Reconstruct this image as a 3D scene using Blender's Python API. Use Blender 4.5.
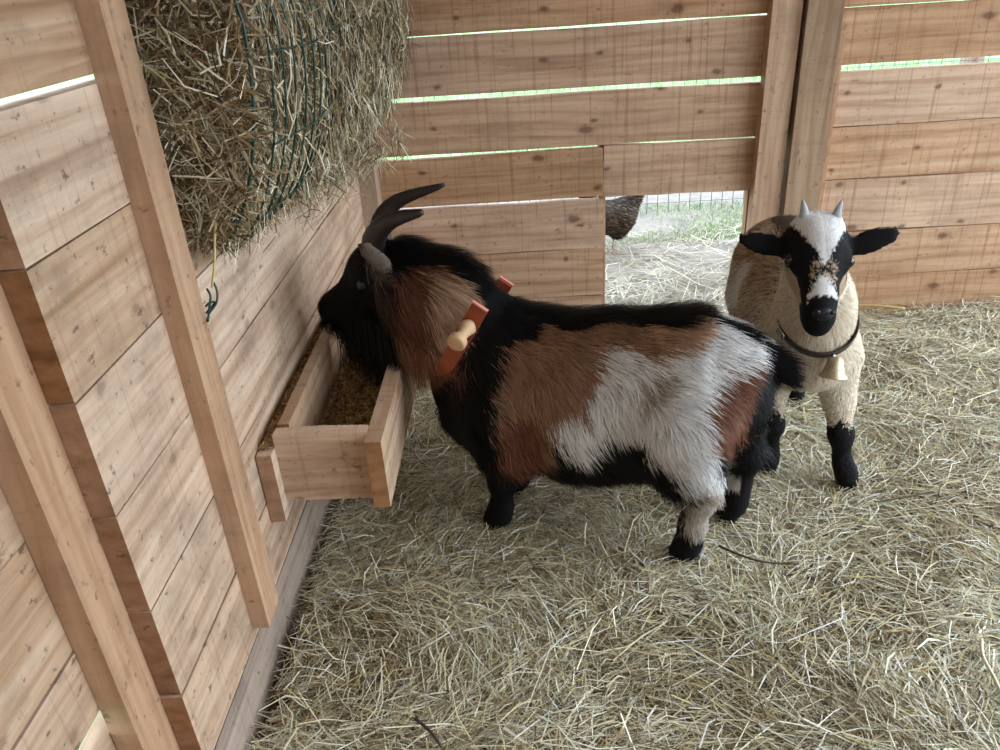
import bpy, bmesh, math, random
import numpy as np
from mathutils import Vector, Matrix

for o in list(bpy.data.objects):
    bpy.data.objects.remove(o)
random.seed(7)
rng = np.random.default_rng(11)
C = bpy.context.scene.collection
S = bpy.context.scene

# ------------------------------------------------------------------ camera
H = 1.05
F = 780.0
dn = np.array([100, 1468, F]); dn = dn / np.linalg.norm(dn)
yy = np.array([7, -415, F]); yy = yy - dn * (yy @ dn); yy = yy / np.linalg.norm(yy)
zz = -dn
xx = np.cross(yy, zz)
RW = np.array([xx, yy, zz])              # world = RW @ (right, down, forward)
cam_d = bpy.data.cameras.new('camera')
cam = bpy.data.objects.new('camera', cam_d)
C.objects.link(cam)
cr, cd_, cf = RW[:, 0], RW[:, 1], RW[:, 2]
cam.matrix_world = Matrix((
    (cr[0], -cd_[0], -cf[0], 0), (cr[1], -cd_[1], -cf[1], 0), (cr[2], -cd_[2], -cf[2], H), (0, 0, 0, 1)))
cam_d.sensor_fit = 'HORIZONTAL'
cam_d.sensor_width = 36.0
cam_d.lens = 36.0 * F / 1000.0
cam_d.clip_start = 0.02
S.camera = cam


def px(p):
    """picture position of world points (n,3)"""
    c = (np.asarray(p) - np.array([0, 0, H])) @ RW
    return np.stack([500 + F * c[:, 0] / c[:, 2], 375 + F * c[:, 1] / c[:, 2]], 1)


# ------------------------------------------------------------------ light
w = bpy.data.worlds.new('overcast_sky')
S.world = w
w.use_nodes = True
bg = w.node_tree.nodes['Background']
bg.inputs[0].default_value = (0.76, 0.89, 1.0, 1)
bg.inputs[1].default_value = 2.6
sun_d = bpy.data.lights.new('veiled_sun', 'SUN')
sun_d.energy = 2.2
sun_d.angle = math.radians(55)
sun_d.color = (0.86, 0.94, 1.0)
sun = bpy.data.objects.new('veiled_sun', sun_d)
C.objects.link(sun)
sun.location = (4, .5, 3)
sun.rotation_euler = Vector((-.88, .20, -.50)).to_track_quat('-Z', 'Y').to_euler()
S.view_settings.view_transform = 'Standard'
S.view_settings.look = 'None'
S.view_settings.gamma = 1.0
S.view_settings.exposure = 0.55
S.view_settings.use_curve_mapping = False


# ------------------------------------------------------------------ helpers
def srgb(r, g, b):
    def f(c):
        c /= 255.0
        return c / 12.92 if c <= 0.04045 else ((c + 0.055) / 1.055) ** 2.4
    return (f(r), f(g), f(b))


def tag(o, label=None, cat=None, group=None, kind=None):
    if label: o['label'] = label
    if cat: o['category'] = cat
    if group: o['group'] = group
    if kind: o['kind'] = kind
    return o


def empty(name, loc=(0, 0, 0)):
    o = bpy.data.objects.new(name, None)
    o.empty_display_size = 0.05
    o.location = loc
    C.objects.link(o)
    return o


def world_loc(o):
    v = Vector(o.location)
    while o.parent:
        o = o.parent
        v += o.location
    return v


def attach(o, parent):
    """parent without moving; parents carry translation only"""
    if parent is not None:
        o.location = Vector(o.location) - world_loc(parent)
        o.parent = parent
    return o


def link(name, me, mat, parent=None, loc=(0, 0, 0)):
    o = bpy.data.objects.new(name, me)
    o.location = loc
    C.objects.link(o)
    if mat: me.materials.append(mat)
    return attach(o, parent)


def np_mesh(name, V, quads=None, tris=None, col=None, smooth=True):
    me = bpy.data.meshes.new(name)
    V = np.ascontiguousarray(V, dtype=np.float32)
    nq = 0 if quads is None else len(quads)
    nt = 0 if tris is None else len(tris)
    me.vertices.add(len(V))
    me.vertices.foreach_set('co', V.ravel())
    li = []
    if nq: li.append(np.asarray(quads, np.int32).ravel())
    if nt: li.append(np.asarray(tris, np.int32).ravel())
    li = np.concatenate(li)
    me.loops.add(len(li))
    me.loops.foreach_set('vertex_index', li)
    me.polygons.add(nq + nt)
    ls = np.concatenate([np.arange(nq) * 4, nq * 4 + np.arange(nt) * 3]).astype(np.int32)
    me.polygons.foreach_set('loop_start', ls)
    me.polygons.foreach_set('use_smooth', np.full(nq + nt, smooth))
    if col is not None:
        at = me.attributes.new('Col', 'FLOAT_COLOR', 'POINT')
        c4 = np.ones((len(V), 4), np.float32)
        c4[:, :3] = col
        at.data.foreach_set('color', c4.ravel())
    me.update(calc_edges=True)
    me.validate()
    return me


def bm_mesh(name, bm, smooth=False):
    me = bpy.data.meshes.new(name)
    bmesh.ops.recalc_face_normals(bm, faces=bm.faces)
    bm.to_mesh(me)
    bm.free()
    if smooth:
        for p in me.polygons: p.use_smooth = True
    return me


def plank_mesh(L, T, W, seg=4, wob=0.002, bev=0.002):
    """a sawn board: length on X, thickness on Y, width on Z, slightly uneven"""
    bm = bmesh.new()
    rings = []
    for i in range(seg + 1):
        x = -L / 2 + L * i / seg
        j = lambda a: random.uniform(-a, a)
        zt, zb = W / 2 + j(wob), -W / 2 + j(wob)
        e = j(wob * .4)
        rings.append([bm.verts.new((x, -T / 2 + e, zb)), bm.verts.new((x, T / 2 + e, zb)),
                      bm.verts.new((x, T / 2 + e, zt)), bm.verts.new((x, -T / 2 + e, zt))])
    for i in range(seg):
        a, b = rings[i], rings[i + 1]
        for k in range(4):
            bm.faces.new((a[k], a[(k + 1) % 4], b[(k + 1) % 4], b[k]))
    bm.faces.new(rings[0]); bm.faces.new(rings[-1][::-1])
    if bev:
        ed = [e for e in bm.edges if len(e.link_faces) == 2 and e.calc_face_angle(0) > .8]
        bmesh.ops.bevel(bm, geom=ed, offset=bev, segments=1, affect='EDGES')
    return bm_mesh('plank', bm)


def plank(name, parent, mat, lo, hi, axis, tilt=0.0, seg=4, wob=0.002, bev=0.002, yaw=0.0):
    """board filling the box lo..hi, its length on the named axis"""
    lo, hi = Vector(lo), Vector(hi)
    d, c = hi - lo, (hi + lo) / 2
    if axis == 'x':
        me = plank_mesh(d.x, d.y, d.z, seg, wob, bev); R = (0, tilt, 0)
    elif axis == 'y':
        me = plank_mesh(d.y, d.x, d.z, seg, wob, bev); R = (0, tilt, math.pi / 2 + yaw)
    else:
        # length on Z : width on the larger of x / y
        if d.x >= d.y:
            me = plank_mesh(d.z, d.y, d.x, seg, wob, bev); R = (0, math.pi / 2 + tilt, 0)
        else:
            me = plank_mesh(d.z, d.x, d.y, seg, wob, bev); R = (math.pi / 2, math.pi / 2 + tilt, 0)
            R = Matrix(((0, -1, 0), (0, 0, -1), (1, 0, 0))).to_euler()
    o = link(name, me, mat, None, c)
    o.rotation_euler = R
    return attach(o, parent)


def tube_mesh(paths, r, sides=6, taper=None):
    V, Q, T = [], [], []
    for P in paths:
        P = [Vector(p) for p in P]
        n = len(P)
        base = len(V)
        up = Vector((0, 0, 1))
        t0 = (P[1] - P[0]).normalized()
        if abs(t0.dot(up)) > .9: up = Vector((1, 0, 0))
        nrm = (up - t0 * up.dot(t0)).normalized()
        for i, p in enumerate(P):
            t = (P[min(i + 1, n - 1)] - P[max(i - 1, 0)]).normalized()
            nrm = (nrm - t * nrm.dot(t)).normalized()
            b = t.cross(nrm)
            rr = r if taper is None else r * taper(i / (n - 1))
            for k in range(sides):
                a = 2 * math.pi * k / sides
                V.append(p + (nrm * math.cos(a) + b * math.sin(a)) * rr)
        for i in range(n - 1):
            for k in range(sides):
                a, b_ = base + i * sides + k, base + i * sides + (k + 1) % sides
                Q.append((a, b_, b_ + sides, a + sides))
        V.append(P[0]); V.append(P[-1])
        for k in range(sides):
            T.append((len(V) - 2, base + (k + 1) % sides, base + k))
            e = base + (n - 1) * sides
            T.append((len(V) - 1, e + k, e + (k + 1) % sides))
    return np_mesh('tube', np.array([tuple(v) for v in V]), Q, T)


def lathe_mesh(prof, sides=20, cap=True):
    """profile (r, z) turned round Z"""
    V, Q, T = [], [], []
    for r, z in prof:
        for k in range(sides):
            a = 2 * math.pi * k / sides
            V.append((r * math.cos(a), r * math.sin(a), z))
    for i in range(len(prof) - 1):
        for k in range(sides):
            a, b = i * sides + k, i * sides + (k + 1) % sides
            Q.append((a, b, b + sides, a + sides))
    if cap:
        V.append((0, 0, prof[0][1])); V.append((0, 0, prof[-1][1]))
        e = (len(prof) - 1) * sides
        for k in range(sides):
            T.append((len(V) - 2, (k + 1) % sides, k)); T.append((len(V) - 1, e + k, e + (k + 1) % sides))
    return np_mesh('turned', np.array(V), Q, T if T else None)


def smooth_path(P, n=24):
    """Catmull-Rom through points"""
    P = [Vector(p) for p in P]
    Q = [P[0] * 2 - P[1]] + P + [P[-1] * 2 - P[-2]]
    out = []
    m = len(P) - 1
    for i in range(n + 1):
        u = m * i / n
        k = min(int(u), m - 1); t = u - k
        a, b, c, d = Q[k], Q[k + 1], Q[k + 2], Q[k + 3]
        out.append(.5 * ((2 * b) + (c - a) * t + (2 * a - 5 * b + 4 * c - d) * t * t + (3 * b - a - 3 * c + d) * t ** 3))
    return out


# ------------------------------------------------------------------ materials
def mat(name):
    m = bpy.data.materials.new(name)
    m.use_nodes = True
    nt = m.node_tree
    return m, nt, nt.nodes['Principled BSDF']


def N(nt, typ, **kw):
    n = nt.nodes.new(typ)
    for k, v in kw.items():
        if k.startswith('i_'):
            n.inputs[k[2:].replace('_', ' ')].default_value = v
        else:
            setattr(n, k, v)
    return n


def ramp(nt, fac, stops):
    r = nt.nodes.new('ShaderNodeValToRGB')
    el = r.color_ramp.elements
    while len(el) < len(stops): el.new(.5)
    for e, (p, c) in zip(el, stops):
        e.position = p
        e.color = (*c, 1) if len(c) == 3 else c
    nt.links.new(fac, r.inputs[0])
    return r.outputs[0]


def mixc(nt, typ, fac, a, b):
    m = nt.nodes.new('ShaderNodeMix')
    m.data_type = 'RGBA'; m.blend_type = typ
    for i, v in ((0, fac), (6, a), (7, b)):
        if hasattr(v, 'links') or hasattr(v, 'is_linked'):
            nt.links.new(v, m.inputs[i])
        elif i == 0:
            m.inputs[0].default_value = v
        else:
            m.inputs[i].default_value = (*v, 1)
    return m.outputs[2]


def wood(name, c1, c2, c3, dirt=0.3, dirtcol=(70, 60, 52), saw=0.5, knots=1.0, rough=.75):
    m, nt, bs = mat(name)
    Lk = nt.links.new
    tc = N(nt, 'ShaderNodeTexCoord'); oi = N(nt, 'ShaderNodeObjectInfo')
    mul = N(nt, 'ShaderNodeVectorMath', operation='SCALE'); mul.inputs[0].default_value = (17.3, 31.7, 23.1)
    Lk(oi.outputs['Random'], mul.inputs['Scale'])
    add = N(nt, 'ShaderNodeVectorMath', operation='ADD')
    Lk(tc.outputs['Object'], add.inputs[0]); Lk(mul.outputs[0], add.inputs[1])

    def mp(sc):
        k = N(nt, 'ShaderNodeMapping'); k.inputs['Scale'].default_value = sc
        Lk(add.outputs[0], k.inputs['Vector']); return k.outputs[0]
    # knots
    vor = N(nt, 'ShaderNodeTexVoronoi', feature='F1', voronoi_dimensions='2D'); vor.inputs['Scale'].default_value = 1.0
    vor.inputs['Randomness'].default_value = 1.0
    ks = N(nt, 'ShaderNodeSeparateXYZ'); kc = N(nt, 'ShaderNodeCombineXYZ'); Lk(mp((4.2, 1, 6.6)), ks.inputs[0])
    Lk(ks.outputs[0], kc.inputs[0]); Lk(ks.outputs[2], kc.inputs[1])
    kn = N(nt, 'ShaderNodeTexNoise', i_Scale=1.0, i_Detail=3.0); Lk(mp((26, 20, 34)), kn.inputs['Vector'])
    kv = N(nt, 'ShaderNodeVectorMath', operation='MULTIPLY_ADD'); kv.inputs[1].default_value = (.11, .11, 0)
    Lk(kn.outputs['Color'], kv.inputs[0]); Lk(kc.outputs[0], kv.inputs[2]); Lk(kv.outputs[0], vor.inputs['Vector'])
    kw = N(nt, 'ShaderNodeSeparateColor'); Lk(vor.outputs['Color'], kw.inputs[0])
    kz = N(nt, 'ShaderNodeMapRange'); kz.inputs['To Min'].default_value = 2.6; kz.inputs['To Max'].default_value = .95; Lk(kw.outputs[0], kz.inputs['Value'])
    kd = N(nt, 'ShaderNodeMath', operation='MULTIPLY'); Lk(vor.outputs['Distance'], kd.inputs[0]); Lk(kz.outputs[0], kd.inputs[1])
    # distorted grain
    n0 = N(nt, 'ShaderNodeTexNoise', i_Scale=1.0, i_Detail=2.0); Lk(mp((1.6, 4, 9)), n0.inputs['Vector'])
    g = N(nt, 'ShaderNodeTexNoise', i_Scale=1.0, i_Detail=6.0, i_Roughness=.62, i_Distortion=.6)
    Lk(mp((2.2, 26, 42)), g.inputs['Vector'])
    wv = N(nt, 'ShaderNodeTexWave', wave_type='BANDS', bands_direction='Z')
    wv.inputs['Scale'].default_value = 6.0; wv.inputs['Distortion'].default_value = 11.0
    wv.inputs['Detail'].default_value = 2.0; wv.inputs['Detail Scale'].default_value = .6
    Lk(mp((.35, 1.4, 1.5)), wv.inputs['Vector'])
    base = ramp(nt, g.outputs[0], [(.25, c3), (.48, c1), (.75, c2)])
    rings = ramp(nt, wv.outputs[0], [(0, (.62, .52, .45)), (.4, (1, 1, 1)), (1, (1, 1, 1))])
    col = mixc(nt, 'MULTIPLY', .30, base, rings)
    broad = ramp(nt, n0.outputs[0], [(.3, (.82, .76, .70)), (.6, (1.05, 1.03, 1.0))])
    col = mixc(nt, 'MULTIPLY', .8, col, broad)
    # knot spots
    kf = ramp(nt, kd.outputs[0], [(.0, (1, 1, 1)), (.06, (.9, .9, .9)), (.085, (.38, .38, .38)), (.15, (0, 0, 0))])
    kfm = N(nt, 'ShaderNodeMath', operation='MULTIPLY'); kfm.inputs[1].default_value = .75 * knots
    Lk(kf, kfm.inputs[0])
    col = mixc(nt, 'MIX', kfm.outputs[0], col, srgb(96, 60, 40))
    # saw marks across the board
    sw = N(nt, 'ShaderNodeTexNoise', i_Scale=1.0, i_Detail=3.0, i_Roughness=.7); Lk(mp((95, 3, 2.0)), sw.inputs['Vector'])
    sr = ramp(nt, sw.outputs[0], [(.36, (.58, .50, .44)), (.44, (1, 1, 1)), (.68, (1, 1, 1)), (.78, (1.06, 1.06, 1.06))])
    col = mixc(nt, 'MULTIPLY', saw, col, sr)
    # dirt : smears and specks
    d = N(nt, 'ShaderNodeTexNoise', i_Scale=1.0, i_Detail=7.0, i_Roughness=.7); Lk(mp((5, 5, 7)), d.inputs['Vector'])
    df = ramp(nt, d.outputs[0], [(.48, (0, 0, 0)), (.72, (1, 1, 1))])
    dm = N(nt, 'ShaderNodeMath', operation='MULTIPLY'); dm.inputs[1].default_value = dirt; Lk(df, dm.inputs[0])
    col = mixc(nt, 'MIX', dm.outputs[0], col, srgb(*dirtcol))
    sp = N(nt, 'ShaderNodeTexNoise', i_Scale=1.0, i_Detail=4.0, i_Roughness=.6); Lk(mp((55, 40, 75)), sp.inputs['Vector'])
    sf = ramp(nt, sp.outputs[0], [(.62, (0, 0, 0)), (.70, (1, 1, 1))])
    sm = N(nt, 'ShaderNodeMath', operation='MULTIPLY'); sm.inputs[1].default_value = .25 + dirt * .6; Lk(sf, sm.inputs[0])
    col = mixc(nt, 'MIX', sm.outputs[0], col, srgb(44, 34, 28))
    # end grain
    sx = N(nt, 'ShaderNodeSeparateXYZ'); Lk(tc.outputs['Normal'], sx.inputs[0])
    ax_ = N(nt, 'ShaderNodeMath', operation='ABSOLUTE'); Lk(sx.outputs[0], ax_.inputs[0])
    eg = ramp(nt, ax_.outputs[0], [(.6, (0, 0, 0)), (.8, (1, 1, 1))])
    endc = mixc(nt, 'MULTIPLY', 1.0, col, (.60, .45, .33))
    col = mixc(nt, 'MIX', eg, col, endc)
    # board to board variation
    hv = N(nt, 'ShaderNodeHueSaturation')
    mr = N(nt, 'ShaderNodeMapRange'); mr.inputs['To Min'].default_value = .86; mr.inputs['To Max'].default_value = 1.1
    Lk(oi.outputs['Random'], mr.inputs['Value']); Lk(mr.outputs[0], hv.inputs['Value'])
    mr2 = N(nt, 'ShaderNodeMapRange'); mr2.inputs['To Min'].default_value = 1.12; mr2.inputs['To Max'].default_value = .85
    Lk(oi.outputs['Random'], mr2.inputs['Value']); Lk(mr2.outputs[0], hv.inputs['Saturation'])
    Lk(col, hv.inputs['Color'])
    Lk(hv.outputs[0], bs.inputs['Base Color'])
    bs.inputs['Roughness'].default_value = rough
    bs.inputs['Specular IOR Level'].default_value = .25
    bp = N(nt, 'ShaderNodeBump'); bp.inputs['Strength'].default_value = .35; bp.inputs['Distance'].default_value = .002
    ad = N(nt, 'ShaderNodeMath', operation='ADD'); Lk(g.outputs[0], ad.inputs[0]); Lk(sw.outputs[0], ad.inputs[1])
    Lk(ad.outputs[0], bp.inputs['Height']); Lk(bp.outputs[0], bs.inputs['Normal'])
    return m


def plain(name, c, rough=.6, metal=0.0, spec=.4, noise=0.0, nscale=30, bump=0.0):
    m, nt, bs = mat(name)
    bs.inputs['Roughness'].default_value = rough
    bs.inputs['Metallic'].default_value = metal
    bs.inputs['Specular IOR Level'].default_value = spec
    if noise:
        tc = N(nt, 'ShaderNodeTexCoord')
        n = N(nt, 'ShaderNodeTexNoise', i_Scale=nscale, i_Detail=5.0)
        nt.links.new(tc.outputs['Object'], n.inputs['Vector'])
        c = np.array(c)
        nt.links.new(ramp(nt, n.outputs[0], [(.3, tuple(c * (1 - noise))), (.7, tuple(c * (1 + noise)))]), bs.inputs['Base Color'])
        if bump:
            bp = N(nt, 'ShaderNodeBump'); bp.inputs['Strength'].default_value = bump
            nt.links.new(n.outputs[0], bp.inputs['Height']); nt.links.new(bp.outputs[0], bs.inputs['Normal'])
    else:
        bs.inputs['Base Color'].default_value = (*c, 1)
    return m


def colmat(name, rough=.7, spec=.3, transl=0.0, sheen=0.0):
    """colour carried by each strand or vertex"""
    m, nt, bs = mat(name)
    a = N(nt, 'ShaderNodeAttribute'); a.attribute_name = 'Col'
    nt.links.new(a.outputs['Color'], bs.inputs['Base Color'])
    bs.inputs['Roughness'].default_value = rough
    bs.inputs['Specular IOR Level'].default_value = spec
    if sheen:
        bs.inputs['Sheen Weight'].default_value = sheen
    return m


M = {}
M['wood_left'] = wood('sawn_wood_left', srgb(200, 171, 147), srgb(222, 200, 180), srgb(160, 129, 104), dirt=.65, dirtcol=(112, 94, 80), saw=.28, knots=.6)
M['wood_back'] = wood('sawn_wood_back', srgb(204, 168, 139), srgb(222, 192, 164), srgb(166, 127, 99), dirt=.32, dirtcol=(100, 76, 58), saw=.55, knots=1.0)
M['wood_post'] = wood('planed_post_wood', srgb(188, 152, 122), srgb(204, 174, 146), srgb(158, 120, 90), dirt=.4, saw=.12, knots=.35)
M['wood_grey'] = wood('weathered_post_wood', srgb(178, 154, 132), srgb(196, 174, 152), srgb(150, 124, 104), dirt=.3, saw=.15, knots=.4)
M['wood_trough'] = wood('trough_wood', srgb(204, 176, 152), srgb(222, 200, 180), srgb(176, 140, 114), dirt=.4, dirtcol=(105, 90, 80), saw=.3, knots=.5)
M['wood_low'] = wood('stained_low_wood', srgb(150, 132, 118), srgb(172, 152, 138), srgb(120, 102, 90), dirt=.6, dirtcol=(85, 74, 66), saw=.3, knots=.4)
M['straw'] = colmat('straw', .6, .3)
M['fur'] = colmat('goat_fur', .6, .2)
M['skin'] = colmat('goat_hide', .8, .2)
M['feather'] = colmat('feathers', .6, .3)
M['grass'] = colmat('grass', .6, .2)
M['earth'] = plain('bare_earth', srgb(96, 82, 66), .95, noise=.3, nscale=25, bump=.3)
M['mud'] = plain('grey_mud', srgb(150, 142, 136), .95, noise=.2, nscale=14, bump=.3)
M['meadow'] = plain('meadow_green', srgb(150, 190, 130), .9, noise=.25, nscale=3)
M['green_wire'] = plain('green_coated_wire', srgb(16, 62, 52), .35, spec=.5)
M['steel'] = plain('galvanised_wire', srgb(120, 130, 138), .45, metal=.4)
M['horn'] = plain('dark_horn', srgb(50, 42, 40), .38, spec=.45, noise=.35, nscale=40)
M['hoof'] = plain('black_hoof', srgb(26, 24, 24), .5)
M['eye_dark'] = plain('dark_eye', srgb(34, 22, 16), .08, spec=.6)
M['collar'] = plain('orange_brown_collar', srgb(146, 70, 42), .45, noise=.12, nscale=20)
M['collar_edge'] = plain('pink_collar_edge', srgb(226, 150, 140), .5)
M['peg'] = plain('pale_turned_wood', srgb(205, 170, 132), .55, noise=.12, nscale=60)
M['leather'] = plain('dark_brown_leather', srgb(58, 46, 42), .5, noise=.2, nscale=80)
M['brass'] = plain('pale_brass', srgb(206, 194, 164), .45, metal=.85)
M['chrome'] = plain('bright_metal', srgb(200, 204, 208), .2, metal=1.0)
M['nose'] = plain('black_nose', srgb(30, 28, 34), .5, spec=.3)
M['twig'] = plain('dark_twig', srgb(74, 62, 54), .8, noise=.2)
M['hayshade'] = plain('packed_hay', srgb(84, 70, 48), .95, noise=.35, nscale=60, bump=.6)  # dark brown carries the shade between the stalks
M['roof'] = wood('roof_boards', srgb(190, 158, 130), srgb(206, 176, 148), srgb(160, 124, 98), dirt=.2)

# ------------------------------------------------------------------ setting : floor and outdoor ground
XW, YB = -0.461, 2.325          # inner faces of the left and back walls


def bump_h(x, y):
    return (.008 * np.sin(5.1 * x + 1.3) * np.cos(4.3 * y) + .006 * np.sin(11 * x + 2 * y) * np.sin(9 * y + .5)
            + .004 * np.sin(23 * x + 5) * np.cos(19 * y))


def sheet(name, x0, x1, y0, y1, z, m, nx=2, ny=2, kind='structure', hf=None):
    gx, gy = np.meshgrid(np.linspace(x0, x1, nx), np.linspace(y0, y1, ny), indexing='ij')
    gz = np.full_like(gx, z) + (hf(gx, gy) if hf else 0)
    V = np.stack([gx, gy, gz], -1).reshape(-1, 3)
    i, j = np.meshgrid(np.arange(nx - 1), np.arange(ny - 1), indexing='ij')
    a = (i * ny + j).ravel()
    me = np_mesh(name, V, np.stack([a, a + ny, a + ny + 1, a + 1], 1))
    o = link(name, me, m)
    o['kind'] = kind
    return o


sheet('floor', -.6, 2.6, -.8, YB + .05, -.035, M['earth'], 60, 60, hf=bump_h)
sheet('yard_ground', -12, 14, YB + .03, 4.3, -.045, M['mud'], 60, 30, hf=lambda x, y: .5 * bump_h(x, y))
sheet('meadow_ground', -30, 30, 4.28, 40, -.045, M['meadow'])
sheet('side_ground', -30, -.55, -12, 4.3, -.06, M['meadow'])
sheet('approach_ground', 2.55, 30, -12, YB + .05, -.06, M['mud'])

# ------------------------------------------------------------------ left wall
wl = tag(empty('wall_left', (XW, 1.5, 0)), 'left wall of wide sawn boards beside the feed trough', 'wall', kind='structure')
T = .028
seams = [-.06, .105, .2475, .392, .534, .679, .8235, .960]
for i in range(len(seams) - 1):
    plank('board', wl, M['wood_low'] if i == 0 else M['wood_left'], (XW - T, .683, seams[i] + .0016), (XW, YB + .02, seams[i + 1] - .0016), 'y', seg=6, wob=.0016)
for a, b in ((.968, 1.115), (1.12, 1.265), (1.27, 1.41), (1.415, 1.56), (1.565, 1.71), (1.715, 1.86)):
    plank('board', wl, M['wood_left'], (XW - T, .683, a), (XW, YB + .02, b), 'y', seg=6)
plank('post', wl, M['wood_post'], (XW, .911, .13), (XW + .028, .972, 1.86), 'z', seg=6, wob=.001)
plank('corner_post', wl, M['wood_grey'], (XW + .001, 2.25, -.05), (XW + .05, YB - .002, 1.86), 'z')
plank('post', wl, M['wood_post'], (-.521, .62, -.05), (-.4895, .70, 1.86), 'z', seg=6, wob=.001)

# outer boards on the far side of the near post
wo = tag(empty('wall_outer', (-.53, 0, 0)), 'pale outer boards behind the nearest post', 'wall', kind='structure')
for a, b in ((-.06, .085), (.09, .262), (.302, .395), (.40, .553), (.557, .69), (.695, .84), (.845, .99), (.995, 1.14), (1.145, 1.29), (1.295, 1.44), (1.445, 1.6), (1.605, 1.86)):
    plank('board', wo, M['wood_left'], (-.548, -.8, a), (-.522, .66, b), 'y', seg=4)

# ------------------------------------------------------------------ back wall
wb = tag(empty('wall_back', (.6, YB, 0)), 'back wall of knotty sawn boards with a low square opening', 'wall', kind='structure')
Y0, Y1 = YB, YB + .028
HX0, HX1 = .253, .69


def bb(x0, x1, z0, z1, tilt=0., y=0., m='wood_back', name='board', wob=.0016):
    return plank(name, wb, M[m], (x0, Y0 + y, z0), (x1, Y1 + y, z1), 'x', tilt, 6, wob)


for z0, z1 in ((-.06, .087), (.0895, .2445), (.2465, .3955)):
    bb(-.46, HX0, z0, z1)
bb(-.46, HX0, .4065, .547, tilt=-.009)
bb(-.46, .79, .5585, .706, tilt=.002)
bb(-.46, .79, .7215, .8755)
bb(-.46, .79, .8815, 1.025)
for z in (1.03, 1.18, 1.33, 1.48, 1.63):
    bb(-.46, 1.9, z, z + .146)
bb(HX0 + .0015, HX1 + .06, .402, .551, tilt=.010)
# right of the posts
for z0, z1 in ((-.06, .1065), (.109, .2525), (.2555, .4135), (.4165, .567), (.570, .7175), (.7365, .8805), (.883, 1.025)):
    bb(.792, 1.9, z0, z1)
plank('post', wb, M['wood_post'], (.692, Y0 - .045, -.05), (.772, Y0 - .0005, 1.86), 'z', tilt=.006)
plank('post', wb, M['wood_grey'], (.783, Y0 - .06, -.05), (.878, Y0 - .0005, 1.86), 'z', tilt=.006)
plank('batten', wb, M['wood_post'], (.874, Y0 - .024, -.05), (.902, Y0 - .0005, .83), 'z', tilt=.012)
plank('opening_jamb', wb, M['wood_post'], (HX0 - .012, Y1 + .0005, -.05), (HX0 + .010, Y1 + .03, .56), 'z')
plank('opening_jamb', wb, M['wood_post'], (HX1 - .004, Y0 + .0005, -.05), (HX1 + .03, Y1 + .008, .399), 'z')

# roof and an added front wall, out of the frame, that shade the pen
wf = tag(empty('wall_front_shade', (.7, -.85, 0)), 'unseen front wall added behind the viewer to shade the pen', 'wall', kind='structure')
for k in range(11):
    plank('board', wf, M['roof'], (-.75, -.88, -.06 + k * .149), (2.1, -.852, .086 + k * .149), 'x', seg=2)
cl = tag(empty('ceiling', (.7, .8, 1.87)), 'board roof over the goat pen', 'ceiling', kind='structure')
for k in range(11):
    plank('board', cl, M['roof'], (-.75 + k * .26, -.9, 1.87), (-.75 + k * .26 + .258, 2.5, 1.895), 'y', seg=2)

# ------------------------------------------------------------------ strand makers
PAL = np.array([srgb(220, 212, 184), srgb(196, 184, 150), srgb(234, 230, 210), srgb(156, 140, 108), srgb(118, 102, 76), srgb(190, 194, 168), srgb(206, 190, 136), srgb(236, 236, 226)])
PALP = np.array([.24, .19, .15, .13, .10, .08, .05, .06])


def unit(v):
    return v / np.maximum(np.linalg.norm(v, axis=1, keepdims=True), 1e-9)


def straw_mesh(name, mid, dirs, up, L, Wd, col, bend):
    """flat stalks of two segments; mid (n,3), L / Wd / bend (n,)"""
    n = len(mid)
    dirs = unit(dirs)
    side = unit(np.cross(dirs, up))
    up = np.cross(side, dirs)
    a = mid - dirs * (L / 2)[:, None]
    b = mid + dirs * (L / 2)[:, None]
    m = mid + (side * (bend * L)[:, None]) + up * (np.abs(bend) * L * .5)[:, None]
    w_ = side * (Wd / 2)[:, None]
    V = np.stack([a - w_, a + w_, m - w_, m + w_, b - w_ * .6, b + w_ * .6], 1).reshape(-1, 3)
    i = np.arange(n) * 6
    Q = np.concatenate([np.stack([i, i + 1, i + 3, i + 2], 1), np.stack([i + 2, i + 3, i + 5, i + 4], 1)])
    return np_mesh(name, V, Q, col=np.repeat(col, 6, 0))


def straw_cols(n, pal=PAL, p=PALP, var=.16):
    c = pal[rng.choice(len(pal), n, p=p)]
    return np.clip(c * (1 + rng.normal(0, var, (n, 1))), .01, .9)


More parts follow.
